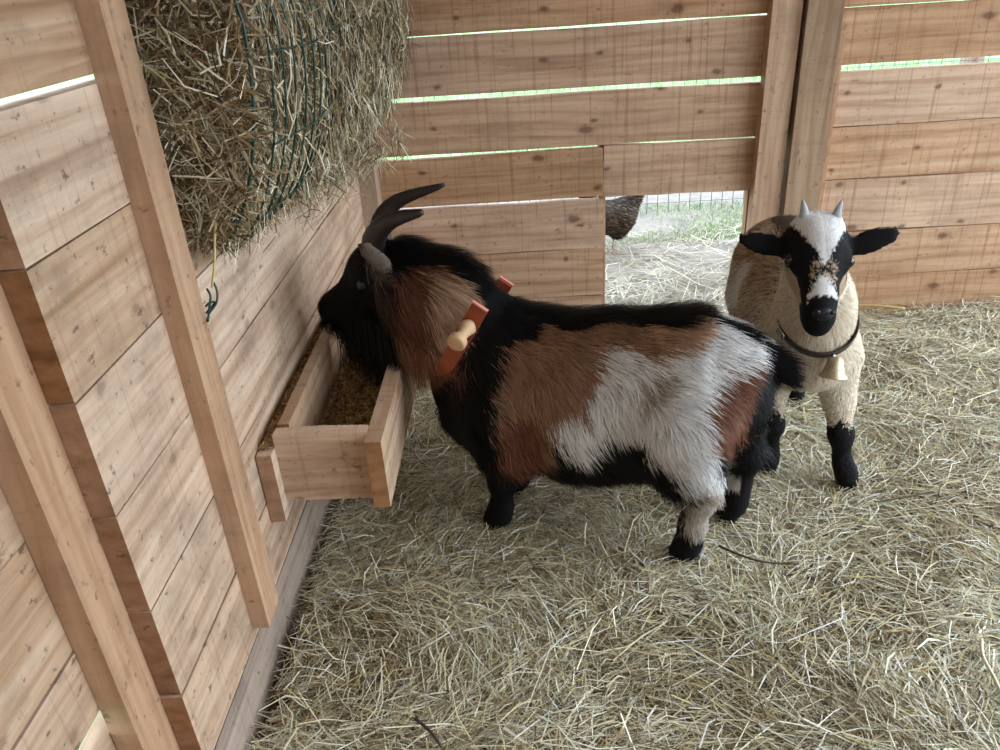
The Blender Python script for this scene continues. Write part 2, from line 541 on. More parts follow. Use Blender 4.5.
def scatter_floor(name, n, x0, x1, y0, y1, z0, thick, Lr, Wr, m, pal=PAL, p=PALP, hf=bump_h, keep=None):
    x = rng.uniform(x0, x1, n); y = rng.uniform(y0, y1, n)
    if keep is not None:
        k = keep(x, y); x, y = x[k], y[k]; n = len(x)
    L = rng.uniform(*Lr, n) * (1 + (rng.random(n) < .06) * 1.2)
    # heaps drift : neighbours lie alike in patches
    flow = 2.2 * np.sin(3.1 * x + 1.7 * y) + 2.0 * np.cos(4.4 * y - 2.2 * x)
    ang = np.where(rng.random(n) < .45, flow + rng.normal(0, .45, n), rng.uniform(0, 6.283, n))
    pit = rng.normal(0, .13, n)
    d = np.stack([np.cos(ang), np.sin(ang), pit], 1)
    up = unit(np.stack([rng.normal(0, .35, n), rng.normal(0, .35, n), np.ones(n)], 1))
    t = rng.random(n)
    z = z0 + hf(x, y) + t * thick
    Wd = rng.uniform(*Wr, n) * (1 + (rng.random(n) < .05) * .8)
    cs_ = straw_cols(n, pal, p)
    damp = np.sin(4.7 * x + 2.1 * np.sin(3.3 * y)) * np.sin(5.9 * y + 1.8 * np.sin(4.1 * x) + .7) + .5 * np.sin(13 * x + 3) * np.sin(11 * y)
    dk = (rng.random(n) < np.clip(damp - .15, 0, .6)) & (t < .9)
    cs_[dk] *= np.array([.60, .54, .46])
    me = straw_mesh(name, np.stack([x, y, z], 1), d, up, L, Wd, cs_, rng.normal(0, .09, n))
    return link(name, me, m)


# ------------------------------------------------------------------ straw bedding
tag(scatter_floor('straw_bedding', 210000, XW + .03, 2.1, .45, YB - .03, -.03, .045, (.022, .095), (.0009, .0023), M['straw']),
    'loose pale straw covering the whole pen floor', 'straw', kind='stuff')
PAL_OUT = np.array([srgb(206, 200, 182), srgb(184, 178, 158), srgb(160, 152, 132)])
tag(scatter_floor('yard_straw', 5200, -.1, 1.9, YB + .06, 3.35, -.045, .022, (.05, .16), (.0015, .0035), M['straw'], PAL_OUT, np.array([.5, .3, .2]),
                  hf=lambda x, y: .5 * bump_h(x, y), keep=lambda x, y: rng.random(len(x)) < np.clip(1.35 - (y - 2.4) * .95, .12, 1)),
    'straw strewn on grey mud outside the opening', 'straw', kind='stuff')

# ------------------------------------------------------------------ feed trough on the left wall
tr = tag(empty('feed_trough', (-.36, 1.4, .21)), 'open wooden feed trough of short boards fixed to left wall', 'trough')
plank('back_board', tr, M['wood_trough'], (XW + .001, 1.08, .210), (XW + .027, 1.74, .347), 'y', bev=.002)
plank('inner_rail', tr, M['wood_trough'], (XW + .0275, 1.14, .262), (XW + .047, 1.74, .372), 'y', bev=.002, yaw=-.0)
plank('end_board', tr, M['wood_trough'], (XW + .0275, 1.105, .235), (-.2745, 1.13, .369), 'x', seg=2)
plank('end_board', tr, M['wood_trough'], (XW + .0475, 1.70, .235), (-.2745, 1.725, .365), 'x', seg=2)
plank('front_board', tr, M['wood_trough'], (-.274, 1.08, .231), (-.246, 1.74, .362), 'y', bev=.002)
plank('bottom_board', tr, M['wood_trough'], (XW + .0475, 1.131, .236), (-.2745, 1.699, .252), 'y')
nf = 9000
fx = np.concatenate([rng.uniform(XW + .05, -.278, nf), rng.uniform(XW + .004, XW + .027, 1500)])
fy = np.concatenate([rng.uniform(1.135, 1.695, nf), 1.09 + .62 * rng.random(1500)])
fz = np.concatenate([.253 + .022 * rng.random(nf) * (1 + .5 * np.sin(9 * fy[:nf])), .349 + .005 * rng.random(1500)])
nn = len(fx)
PAL_FEED = np.array([srgb(176, 144, 92), srgb(150, 112, 66), srgb(196, 172, 126), srgb(110, 80, 50)])
me = straw_mesh('chaff', np.stack([fx, fy, fz], 1), rng.normal(0, 1, (nn, 3)) * [1, 1, .35], unit(rng.normal(0, .5, (nn, 3)) + [0, 0, 1]),
                rng.uniform(.004, .012, nn), rng.uniform(.0015, .004, nn), straw_cols(nn, PAL_FEED, np.array([.35, .3, .2, .15])), rng.normal(0, .05, nn))
tag(link('chaff_feed', me, M['straw']), 'golden brown chaff lying inside the wooden trough', 'feed', kind='stuff')

# ------------------------------------------------------------------ wire hay rack with hay
hr = tag(empty('hay_rack', (-.40, 1.6, .72)), 'green wire mesh hay rack bulging from the left wall', 'hay rack')


def rack_sec(y, grow=0.0):
    """section of the basket at y : from under the wall up over the bulge (x, z)"""
    u = (y - 1.03) / (2.22 - 1.03)
    b = .132 + .055 * u + grow
    zb = .735 - .045 * u - grow
    pts = [(XW + .004, zb + .10 - .03 * u), (XW + .02, zb + .03), (XW + .05, zb), (XW + .42 * b + .012, zb + .012), (XW + b * .74, zb + .062),
           (XW + b * .95, zb + .15), (XW + b + .006, zb + .26), (XW + b - .006, zb + .34), (XW + b - .012, zb + .46), (XW + b - .02, zb + .6)]
    return pts


ys = np.arange(1.055, 2.22, .05)
for i, y in enumerate(ys):
    P = smooth_path([(x, y - .03 * max(0, (x - XW - .06)) * 0, z) for x, z in rack_sec(y, np.interp(y, [1.25, 1.42, 1.6], [.018, .006, -.006]))], 22)
    link('upright_wire', tube_mesh([P], .0016, 5), M['green_wire'], hr)
for k in (6, 9.4, 12.2, 14.6, 17, 19.4):
    P = []
    for y in np.linspace(1.045, 2.215, 30):
        S_ = smooth_path([(x, y, z) for x, z in rack_sec(y, np.interp(y, [1.25, 1.42, 1.6], [.021, .009, -.0035]))], 44)
        P.append(S_[int(k * 2)])
    link('cross_wire', tube_mesh([P], .0015, 5), M['green_wire'], hr)
P = smooth_path([(x, 1.03 - .01, z) for x, z in rack_sec(1.03, .004)], 22)
link('end_wire', tube_mesh([P], .0022, 6), M['green_wire'], hr)

# packed core of the hay, then the stalks that show
secs = []
yl = np.linspace(1.045, 2.22, 40)
for y in yl:
    e = min(1.0, (y - 1.045) / .05 + .62)
    pts = smooth_path([(XW + .002 + (x - XW) * (.93 if True else 1), 0, z) for x, z in rack_sec(y, -.012)], 18)
    cz = .9
    ring = [(XW + .001 + (p.x - XW) * e, y, cz + (p.z - cz) * (e * .1 + .9)) for p in pts] + [(XW + .0015, y, pts[-1].z)]
    secs.append(ring)
secs = np.array(secs)
secs[:, 1:-1, 0] += rng.normal(0, .004, secs[:, 1:-1, 0].shape)
nr, nc = secs.shape[:2]
secs[:, :, 0] = np.maximum(secs[:, :, 0], XW + .0012)
V = secs.reshape(-1, 3)
Q = [(i * nc + k, i * nc + (k + 1) % nc, (i + 1) * nc + (k + 1) % nc, (i + 1) * nc + k) for i in range(nr - 1) for k in range(nc)]
cen0, cen1 = len(V), len(V) + 1
V = np.concatenate([V, [secs[0].mean(0), secs[-1].mean(0)]])
Tt = [(cen0, (k + 1) % nc, k) for k in range(nc)] + [(cen1, (nr - 1) * nc + k, (nr - 1) * nc + (k + 1) % nc) for k in range(nc)]
hay = tag(empty('rack_hay', (-.40, 1.6, .72)), 'bundle of dry hay packed in the green wire rack', 'hay', kind='stuff')
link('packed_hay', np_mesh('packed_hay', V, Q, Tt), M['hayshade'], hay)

mids, dirs_, ups, Ls = [], [], [], []
n = 12000                                  # long flank facing the pen
y = rng.uniform(1.03, 2.24, n); kk = rng.uniform(.12, 1.0, n)
SEC = {}
for yi in range(41):
    SEC[yi] = [tuple(p) for p in smooth_path([(x, 0, z) for x, z in rack_sec(1.03 + yi * .03, -.004)], 50)]
q = np.array([SEC[int(np.clip((a - 1.03) / .03, 0, 40))][int(b * 50)] for a, b in zip(y, kk)])
out = rng.normal(0, .009, n) + np.where(rng.random(n) < .1, .015, 0)
m_ = np.stack([np.maximum(q[:, 0] + out, XW + .006), y, q[:, 2] + rng.normal(0, .008, n)], 1)
ang = np.where(rng.random(n) < .5, rng.normal(1.57, .6, n), rng.uniform(0, 3.14, n))
d = np.stack([rng.normal(0, .22, n), np.cos(ang), np.sin(ang)], 1)
mids.append(m_); dirs_.append(d); ups.append(unit(np.stack([np.ones(n), rng.normal(0, .5, n), rng.normal(0, .5, n)], 1))); Ls.append(rng.uniform(.03, .10, n))
n = 4800                                   # near end, facing the camera
u_ = rng.random(n); z = rng.uniform(.742, 1.2, n)
xm = np.interp(z, [.72, .745, .80, .88, 1.0, 1.2], [.04, .068, .10, .128, .134, .13])
xl = np.interp(z, [.70, .74, .82, 1.2], [.05, .02, .004, .004])
m_ = np.stack([XW + xl + (xm - xl) * u_ ** 1.15, 1.03 + rng.normal(0, .012, n), z], 1)
ang = rng.uniform(0, 3.14, n)
d = np.stack([np.cos(ang), rng.normal(0, .35, n), np.sin(ang)], 1)
mids.append(m_); dirs_.append(d); ups.append(unit(np.stack([rng.normal(0, .5, n), -np.ones(n), rng.normal(0, .5, n)], 1))); Ls.append(rng.uniform(.025, .085, n))
n = 1300                                   # wisps hanging below
y = rng.uniform(1.3, 2.2, n)
m_ = np.stack([XW + .02 + rng.random(n) * (.07 + .07 * (y - 1.1)), y, np.interp(y, [1.1, 1.5, 1.8, 2.2], [.74, .70, .665, .62]) + rng.normal(0, .022, n)], 1)
d = np.stack([rng.normal(0, .35, n), rng.normal(0, .6, n), -np.ones(n) * rng.uniform(.2, 1, n)], 1)
mids.append(m_); dirs_.append(d); ups.append(unit(np.stack([np.ones(n), rng.normal(0, .5, n), rng.normal(0, .5, n)], 1))); Ls.append(rng.uniform(.03, .09, n))
mids, dirs_, ups, Ls = map(np.concatenate, (mids, dirs_, ups, Ls))
half = unit(dirs_)[:, 0] * Ls / 2
mids[:, 0] = np.maximum(mids[:, 0], XW + .004 + np.abs(half))
PAL_HAY = np.array([srgb(168, 150, 116), srgb(138, 118, 86), srgb(208, 196, 166), srgb(92, 74, 52), srgb(228, 222, 202), srgb(150, 146, 120)])
n = len(mids)
me = straw_mesh('hay_stalks', mids, dirs_, ups, Ls, rng.uniform(.0010, .0026, n), straw_cols(n, PAL_HAY, np.array([.24, .24, .16, .20, .08, .08])), rng.normal(0, .11, n))
tag(link('hay_stalks', me, M['straw'], hay), kind='stuff')

# wire tie and stalk on the left post
tie = tag(empty('wire_tie', (-.43, .975, .655)), 'twisted green wire tie on the left wall post', 'wire tie')
for pts in ([(-.431, .968, .640), (-.428, .975, .655), (-.424, .981, .672), (-.428, .985, .682)],
            [(-.429, .972, .650), (-.420, .985, .660), (-.418, .992, .675), (-.421, .994, .690)],
            [(-.4315, .975, .660), (-.426, .978, .664), (-.423, .988, .660), (-.4315, .971, .652)]):
    link('wire_strand', tube_mesh([smooth_path(pts, 10)], .0016, 6), M['green_wire'], tie)
me = tube_mesh([smooth_path([(-.40, 1.017, .785), (-.408, 1.006, .75), (-.415, .997, .71), (-.422, .988, .682)], 8)], .0018, 5)
tag(link('hay_stalk', me, plain('yellow_stalk', srgb(206, 190, 130), .6)), 'long yellow stalk hanging from hay to wire tie', 'stalk')

# ------------------------------------------------------------------ animals : smooth solid from joined limbs
def smin(a, b, k):
    h = np.maximum(k - np.abs(a - b), 0) / k
    return np.minimum(a, b) - h * h * k * .25


def sdf_mesh(prims, lo, hi, step):
    """smooth union of limbs, turned into quads by surface nets; returns verts, quads"""
    lo = np.array(lo); hi = np.array(hi)
    ax = [np.arange(lo[i], hi[i] + step, step, dtype=np.float32) for i in range(3)]
    shp = tuple(len(a) for a in ax)
    f = np.full(shp, 9.0, np.float32)
    for pr in prims:
        k = pr[-1]
        if pr[0] == 'c':
            _, A, B, ra, rb, q, _k = pr
            A, B = np.array(A, float), np.array(B, float)
            pad = max(ra, rb) + .07
            b0, b1 = np.minimum(A, B) - pad, np.maximum(A, B) + pad
        else:
            _, cc, E, R, _k = pr
            pad = max(R) + .06
            b0, b1 = np.array(cc) - pad, np.array(cc) + pad
        i0 = [int(np.clip(np.searchsorted(ax[i], b0[i]), 0, shp[i])) for i in range(3)]
        i1 = [int(np.clip(np.searchsorted(ax[i], b1[i]), 0, shp[i])) for i in range(3)]
        sl = tuple(slice(a, b) for a, b in zip(i0, i1))
        X, Y, Z = np.meshgrid(ax[0][sl[0]], ax[1][sl[1]], ax[2][sl[2]], indexing='ij')
        if pr[0] == 'c':
            ab = (B - A).copy(); ab[1] /= q
            pa = np.stack([X - A[0], (Y - A[1]) / q, Z - A[2]], -1)
            t = np.clip((pa @ ab) / (ab @ ab + 1e-12), 0, 1)
            d = np.linalg.norm(pa - t[..., None] * ab, axis=-1) - (ra + (rb - ra) * t)
        else:
            P = np.stack([X - cc[0], Y - cc[1], Z - cc[2]], -1) @ np.array(E).T
            R = np.array(R)
            k0 = np.linalg.norm(P / R, axis=-1)
            k1 = np.linalg.norm(P / (R * R), axis=-1)
            d = k0 * (k0 - 1) / np.maximum(k1, 1e-6)
        f[sl] = smin(f[sl], d.astype(np.float32), k)
    ins = f < 0
    cs = tuple(s - 1 for s in shp)
    acc = np.zeros(cs + (3,), np.float32); cnt = np.zeros(cs, np.float32)
    corner = [(i, j, k) for i in (0, 1) for j in (0, 1) for k in (0, 1)]

    def sub(a, c):
        return a[c[0]:c[0] + cs[0], c[1]:c[1] + cs[1], c[2]:c[2] + cs[2]]
    for a in corner:
        for axis in range(3):
            if a[axis]: continue
            b = list(a); b[axis] = 1
            fa, fb = sub(f, a), sub(f, b)
            cross = (fa < 0) != (fb < 0)
            t = np.where(cross, fa / np.where(cross, fa - fb, 1), 0)
            for i in range(3):
                v = (t if i == axis else a[i])
                acc[..., i] += np.where(cross, v, 0)
            cnt += cross
    act = cnt > 0
    idx = -np.ones(cs, np.int64)
    idx[act] = np.arange(act.sum())
    ci = np.argwhere(act)
    V = lo + (ci + acc[act] / cnt[act][:, None]) * step
    quads = []
    for axis in range(3):
        o1, o2 = (axis + 1) % 3, (axis + 2) % 3
        sa = [slice(1, s - 1) for s in shp]; sa[axis] = slice(0, shp[axis] - 1)
        sb = list(sa); sb[axis] = slice(1, shp[axis])
        A_, B_ = ins[tuple(sa)], ins[tuple(sb)]
        for flag in (True, False):
            e = np.argwhere((A_ != B_) & (A_ == flag))
            if not len(e): continue
            off = np.ones(3, int); off[axis] = 0
            e = e + off
            c = []
            for d1, d2 in ((-1, -1), (0, -1), (0, 0), (-1, 0)):
                g = e.copy(); g[:, o1] += d1; g[:, o2] += d2
                c.append(idx[g[:, 0], g[:, 1], g[:, 2]])
            qd = np.stack(c, 1)
            quads.append(qd if flag else qd[:, ::-1])
    Q = np.concatenate(quads)
    Q = Q[(Q >= 0).all(1)]
    # relax a little
    for _ in range(2):
        s = np.zeros_like(V); c = np.zeros(len(V))
        for k in range(4):
            np.add.at(s, Q[:, k], V[Q[:, (k + 1) % 4]]); np.add.at(c, Q[:, k], 1)
        V = .5 * V + .5 * s / np.maximum(c, 1)[:, None]
    return V, Q


def normals(V, Q):
    n = np.cross(V[Q[:, 2]] - V[Q[:, 0]], V[Q[:, 3]] - V[Q[:, 1]])
    vn = np.zeros_like(V)
    for k in range(4): np.add.at(vn, Q[:, k], n)
    return unit(vn)


def sample(V, Q, VN, n, wt=None):
    ar = .5 * np.linalg.norm(np.cross(V[Q[:, 2]] - V[Q[:, 0]], V[Q[:, 3]] - V[Q[:, 1]]), axis=1)
    if wt is not None: ar = ar * wt(V[Q].mean(1))
    k = rng.choice(len(Q), n, p=ar / ar.sum())
    u, v = rng.random((n, 1)), rng.random((n, 1))
    q = Q[k]
    bil = lambda A: (A[q[:, 0]] * (1 - u) * (1 - v) + A[q[:, 1]] * u * (1 - v) + A[q[:, 2]] * u * v + A[q[:, 3]] * (1 - u) * v)
    return bil(V), unit(bil(VN))


def fur_mesh(name, P, Nn, D, L, lift, Wd, col, xf, sag=.12, tipgain=1.15):
    """tapering hairs; P roots, Nn normals, D combing direction, all in the animal's frame; xf maps to the world"""
    n = len(P)
    D = D - Nn * (D * Nn).sum(1, keepdims=True)
    D = unit(D)
    a1 = lift[:, None]; a2 = lift[:, None] * .35
    L_ = L[:, None]
    p0 = P - Nn * .002
    p1 = P + L_ * .45 * unit(D + Nn * a1)
    p2 = p1 + L_ * .55 * unit(D + Nn * a2 + np.array([0, 0, -sag]))
    s = unit(np.cross(D, Nn)) * (Wd / 2)[:, None]
    V = np.stack([p0 - s, p0 + s, p1 - s * .85, p1 + s * .85, p2], 1).reshape(-1, 3)
    i = np.arange(n) * 5
    Q = np.stack([i, i + 1, i + 3, i + 2], 1); T_ = np.stack([i + 2, i + 3, i + 4], 1)
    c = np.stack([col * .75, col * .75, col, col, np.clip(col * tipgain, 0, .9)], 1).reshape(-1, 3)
    return np_mesh(name, xf(V), Q, T_, col=c)


def inpoly(p, poly):
    x, y = p[:, 0], p[:, 1]
    r = np.zeros(len(p), bool)
    m = len(poly)
    for i in range(m):
        x0, y0 = poly[i]; x1, y1 = poly[(i + 1) % m]
        c = ((y0 > y) != (y1 > y)) & (x < (x1 - x0) * (y - y0) / (y1 - y0 + 1e-9) + x0)
        r ^= c
    return r


def ball(name, parent, mat_, c, r, sc=(1, 1, 1), seg=14):
    bm = bmesh.new()
    bmesh.ops.create_uvsphere(bm, u_segments=seg, v_segments=seg // 2 + 2, radius=r)
    bmesh.ops.scale(bm, vec=sc, verts=bm.verts)
    me = bm_mesh(name, bm, True)
    return link(name, me, mat_, parent, tuple(c))


def swept(path, radii, flat, sides=12, ref=(0, 1, 0), ridge=0.0):
    """horn : tapering oval section along a path"""
    P = [Vector(p) for p in path]
    n = len(P); V = []; Q = []; T_ = []
    for i, p in enumerate(P):
        t = (P[min(i + 1, n - 1)] - P[max(i - 1, 0)]).normalized()
        b = Vector(ref); b = (b - t * b.dot(t)).normalized(); c = t.cross(b)
        r = radii(i / (n - 1)) * (1 + ridge * (i % 2))
        for k in range(sides):
            a = 2 * math.pi * k / sides
            V.append(p + b * math.cos(a) * r * flat + c * math.sin(a) * r)
    for i in range(n - 1):
        for k in range(sides):
            a, b = i * sides + k, i * sides + (k + 1) % sides
            Q.append((a, b, b + sides, a + sides))
    V += [P[0], P[-1]]
    e = (n - 1) * sides
    for k in range(sides):
        T_.append((len(V) - 2, (k + 1) % sides, k)); T_.append((len(V) - 1, e + k, e + (k + 1) % sides))
    return np_mesh('horn', np.array([tuple(v) for v in V]), Q, T_)


def frame_ellipsoid(c, e1, nrm, R, k):
    e1 = Vector(e1).normalized(); e3 = Vector(nrm); e3 = (e3 - e1 * e3.dot(e1)).normalized(); e2 = e3.cross(e1)
    return ('e', tuple(c), [tuple(e1), tuple(e2), tuple(e3)], R, k)


# ================================================================== goat at the trough
A1 = np.array([-.947, .321]); A1 = A1 / np.linalg.norm(A1)
O1 = np.array([.12375, 1.299])


def W1(p):
    p = np.atleast_2d(np.asarray(p, float))
    return np.stack([O1[0] + A1[0] * p[:, 0] + A1[1] * p[:, 1], O1[1] + A1[1] * p[:, 0] - A1[0] * p[:, 1], p[:, 2]], 1)


w1 = lambda s, l, z: tuple(W1((s, l, z))[0])

g1 = tag(empty('goat', (O1[0], O1[1], 0)), 'horned brown, white and black goat standing with its head over the wooden trough', 'goat', 'goats in the pen')
pr = []
c_ = lambda A, B, ra, rb, q=1.0, k=.04: pr.append(('c', A, B, ra, rb, q, k))
c_((.17, 0, .325), (.02, 0, .305), .142, .156, .80, .05)
c_((.02, 0, .305), (-.12, 0, .325), .156, .150, .82, .05)
c_((.225, 0, .30), (.19, 0, .27), .095, .10, .85, .06)
c_((-.12, 0, .335), (-.190, 0, .362), .142, .120, .84, .05)
c_((-.190, 0, .365), (-.215, 0, .365), .115, .085, .95, .05)
c_((.17, 0, .37), (.235, 0, .42), .105, .088, .75, .05)      # neck
c_((.235, 0, .42), (.31, 0, .465), .088, .094, .78, .04)
c_((.31, 0, .465), (.385, 0, .505), .096, .075, .80, .05)
c_((.395, 0, .510), (.425, 0, .525), .066, .062, .86, .04)     # skull
c_((.425, 0, .515), (.525, 0, .446), .056, .036, .82, .03)     # muzzle
c_((.525, 0, .446), (.545, 0, .442), .034, .029, .95, .02)
c_((.42, 0, .475), (.52, 0, .422), .040, .022, .75, .03)       # jaw
c_((.43, -.042, .537), (.435, -.044, .535), .018, .016, 1, .02)  # brow
c_((.43, .042, .537), (.435, .044, .535), .018, .016, 1, .02)
for sgn in (-1, 1):
    base = Vector((.358, sgn * .05, .53)); tip = Vector((.402, sgn * .094, .622)) if sgn < 0 else Vector((.345, .115, .515))
    pr.append(frame_ellipsoid((base + tip) / 2, tip - base, (-.15, sgn * 1.0, .35), (.060, .020, .0065), .010))


def leg(pts, k=.03):
    for (a, ra), (b, rb) in zip(pts[:-1], pts[1:]):
        c_(a, b, ra, rb, 1.0, k)


leg([((.17, -.075, .30), .072), ((.155, -.075, .215), .050), ((.172, -.066, .125), .0245), ((.180, -.062, .060), .0165), ((.188, -.06, .030), .020), ((.200, -.06, .012), .021)])
leg([((.17, .075, .30), .072), ((.165, .075, .215), .050), ((.185, .066, .12), .027), ((.178, .062, .06), .0185), ((.190, .06, .030), .020), ((.200, .06, .012), .021)])
leg([((-.175, -.075, .33), .090), ((-.188, -.080, .245), .056), ((-.215, -.076, .165), .027), ((-.206, -.072, .095), .020), ((-.200, -.070, .045), .020), ((-.182, -.070, .014), .021)])
leg([((-.185, .075, .33), .090), ((-.240, .080, .245), .060), ((-.285, .078, .172), .032), ((-.274, .078, .095), .0225), ((-.272, .078, .050), .022), ((-.262, .078, .020), .022)])
c_((-.262, 0, .440), (-.318, 0, .405), .018, .011, 1, .03)     # tail dock
V1, Q1 = sdf_mesh(pr, (-.40, -.22, -.02), (.60, .22, .66), .0062)
VN1 = normals(V1, Q1)

BLACK = np.array(srgb(14, 14, 17)); BROWN = np.array(srgb(148, 114, 91)); RED = np.array(srgb(112, 72, 55)); TAN = np.array(srgb(180, 148, 122))
WHITE = np.array(srgb(234, 234, 234)); GREY = np.array(srgb(178, 168, 158)); DBROWN = np.array(srgb(66, 44, 36)); EARG = np.array(srgb(104, 92, 84))
POLY1 = [
    (DBROWN, [(372, 285), (392, 270), (402, 300), (402, 350), (385, 340)]),
    (RED, [(392, 285), (405, 262), (440, 258), (478, 276), (496, 300), (470, 335), (452, 382), (432, 388), (414, 370), (402, 345), (396, 315)]),
    (TAN, [(415, 272), (450, 272), (478, 288), (482, 305), (455, 350), (430, 345), (425, 300)]),
    (BROWN, [(500, 345), (520, 322), (555, 312), (600, 318), (600, 415), (560, 425), (538, 462), (505, 462), (492, 440), (490, 385)]),
    (RED, [(495, 410), (535, 405), (545, 430), (530, 468), (505, 468), (492, 445)]),
    (BROWN, [(560, 325), (575, 305), (620, 305), (680, 312), (712, 322), (705, 342), (660, 362), (610, 358), (595, 370)]),
    (TAN, [(640, 318), (690, 320), (700, 335), (670, 352), (645, 350)]),
    (WHITE, [(603, 345), (625, 352), (650, 360), (690, 345), (706, 328), (722, 306), (748, 312), (772, 340), (768, 352), (750, 358), (735, 372), (712, 390), (704, 412), (704, 440), (716, 462), (726, 492),
             (720, 512), (712, 538), (688, 548), (684, 500), (676, 472), (652, 458), (640, 432), (606, 430), (590, 472), (576, 468), (560, 440), (545, 418), (586, 412), (590, 376)]),
    (GREY, [(640, 372), (672, 372), (660, 400), (632, 404)]),
    (GREY, [(682, 478), (725, 485), (722, 512), (712, 538), (688, 548)]),
    (RED, [(712, 380), (738, 360), (762, 352), (768, 372), (762, 395), (748, 430), (726, 448), (704, 450), (698, 425), (702, 400)]),
    (BLACK, [(756, 372), (772, 352), (790, 372), (780, 420), (756, 425)]),
    (BLACK, [(542, 462), (576, 452), (598, 432), (640, 430), (652, 455), (676, 470), (690, 492), (660, 505), (560, 500)]),
]
EAR_POLY = [(360, 238), (376, 243), (400, 268), (410, 288), (398, 296), (380, 282), (366, 260)]


def col1(P, jit=4.0):
    m = P.copy(); m[:, 1] = -np.abs(m[:, 1])
    q = px(W1(m)) + rng.normal(0, jit, (len(P), 2)) + np.stack([3 * np.sin(P[:, 2] * 90 + P[:, 0] * 40), 3 * np.sin(P[:, 0] * 80)], 1)
    c = np.tile(BLACK, (len(P), 1))
    for cc, poly in POLY1:
        c[inpoly(q, poly)] = cc
    s, l, z = P[:, 0], P[:, 1], P[:, 2]
    # black crest and dorsal stripe
    top = (s < .2) & (s > -.27) & (np.abs(l) < .040 + .008 * np.sin(s * 37) + .035 * (s > .10) - .018 * (s < -.17)) & (z > .40)
    c[top] = BLACK
    mane = (s >= .2) & (s < .42) & (np.abs(l) < .040) & (z > .50)
    c[mane] = BLACK
    hoofz = (z < .075) & (s < -.1) & (l < 0)
    c[hoofz & (rng.random(len(P)) < .92)] = BLACK
    far = (l > .03) & (z < .23) & (s < -.2)
    c[far] = BLACK
    c[far & (z > .10) & (z < .135)] = GREY
    c[(s < -.28)] = BLACK
    c[(s > .415) & ~((s < .43) & (z > .56))] = BLACK
    ear = (np.abs(l) > .064) & (s > .33) & (z > .54)
    c[ear] = EARG
    return c


cb = col1(V1, 1.0)
body = link('body', np_mesh('goat_body', W1(V1), Q1, col=cb), M['skin'], g1)


def fur1_field(P, Nn):
    s, l, z = P[:, 0], P[:, 1], P[:, 2]
    n = len(P)
    D = np.stack([-.55 + 0 * s, 0 * s, -1.0 + 0 * s], 1)
    back = np.clip((Nn[:, 2] - .35) / .4, 0, 1)
    D[:, 2] = D[:, 2] * (1 - back)
    D[:, 0] = D[:, 0] - .8 * back
    D[:, 1] += np.sign(l) * .35 * back * (np.abs(l) > .02)
    rump = (s < -.17)
    D[rump, 0] -= .35
    neck = (s > .2) & (s < .42)
    D[neck, 0] -= .15
    wave = np.stack([np.sin(60 * z + 37 * s), np.sin(70 * s + 31 * z), np.cos(55 * s - 40 * z)], 1)
    D += .22 * wave + rng.normal(0, .17, (n, 3))
    L = np.full(n, .042) + .008 * np.sin(45 * s + 30 * z)
    L[z < .30] = .05
    L[neck] = .058
    L[(s > .2) & (s < .40) & (np.abs(l) < .045) & (z > .5)] = .056
    lift = np.full(n, .34) + rng.normal(0, .12, n)
    cut = np.abs((s - .304) * .848 + (z - .318) * .53 ) < .026; near_c = cut & (s < .36) & (s > .12)
    L[near_c] = .012; lift[near_c] = .12
    front_c = (((s - .304) * .848 + (z - .318) * .53) > .02) & (((s - .304) * .848 + (z - .318) * .53) < .06) & (s < .36) & (s > .12)
    L[front_c] = .034
    lift[(s > .2) & (s < .40) & (np.abs(l) < .045) & (z > .5)] = .85
    lift[(s > -.25) & (s < .2) & (Nn[:, 2] > .8)] += .12
    head = (s > .405)
    L[head] = .013; lift[head] = .3
    D[head] = np.array([-.8, 0, -.5]) + rng.normal(0, .2, (head.sum(), 3))
    cheek = head & (s < .47) & (z < .48); L[cheek] = .03
    legs = (z < .19) & (np.abs(l) > .03) & ((s > .12) | (s < -.16))
    L[legs] = .018; lift[legs] = .22
    D[legs] = np.array([-.15, 0, -1]) + rng.normal(0, .15, (legs.sum(), 3))
    low = legs & (z < .06); L[low] = .012
    ear = (np.abs(l) > .062) & (s > .33) & (z > .535)
    L[ear] = .006; lift[ear] = .1
    tail = (s < -.275) & (np.abs(l) < .03); L[tail] = .035; D[tail] = np.array([-1, 0, -.5]) + rng.normal(0, .15, (tail.sum(), 3)); lift[tail] = .25
    belly = (Nn[:, 2] < -.4) & (z > .1) & ~legs; D[belly] = np.array([-.5, 0, -.25]) + rng.normal(0, .25, (belly.sum(), 3)); L[belly] = .048; lift[belly] = .6
    L *= rng.uniform(.7, 1.15, n)
    return D, L, np.clip(lift, .05, 2), legs | head


n = 105000
P, Nn = sample(V1, Q1, VN1, n, lambda c: np.where(c[:, 1] > .05, .45, 1.0) * np.where(c[:, 0] > .41, 1.5, 1.0))
D, L, lift, short = fur1_field(P, Nn)
k_ = P[:, 2] > .02
P, Nn, D, L, lift, short = P[k_], Nn[k_], D[k_], L[k_], lift[k_], short[k_]
cc = col1(P)
cl_ = .16 * np.sin(140 * P[:, 0] + 60 * P[:, 2] + 2 * np.sin(50 * P[:, 2])) * np.sin(90 * P[:, 2] - 50 * P[:, 0])
cc = cc * np.where(rng.random((len(P), 1)) < .14, .62, 1.0)
cc = np.clip(cc * (1 + cl_[:, None] + rng.normal(0, .22, (len(P), 1))), .003, .88)
link('coat', fur_mesh('coat', P, Nn, D, L, lift, np.where(short, .0009, .0015), cc, W1), M['fur'], g1)['kind'] = 'stuff'

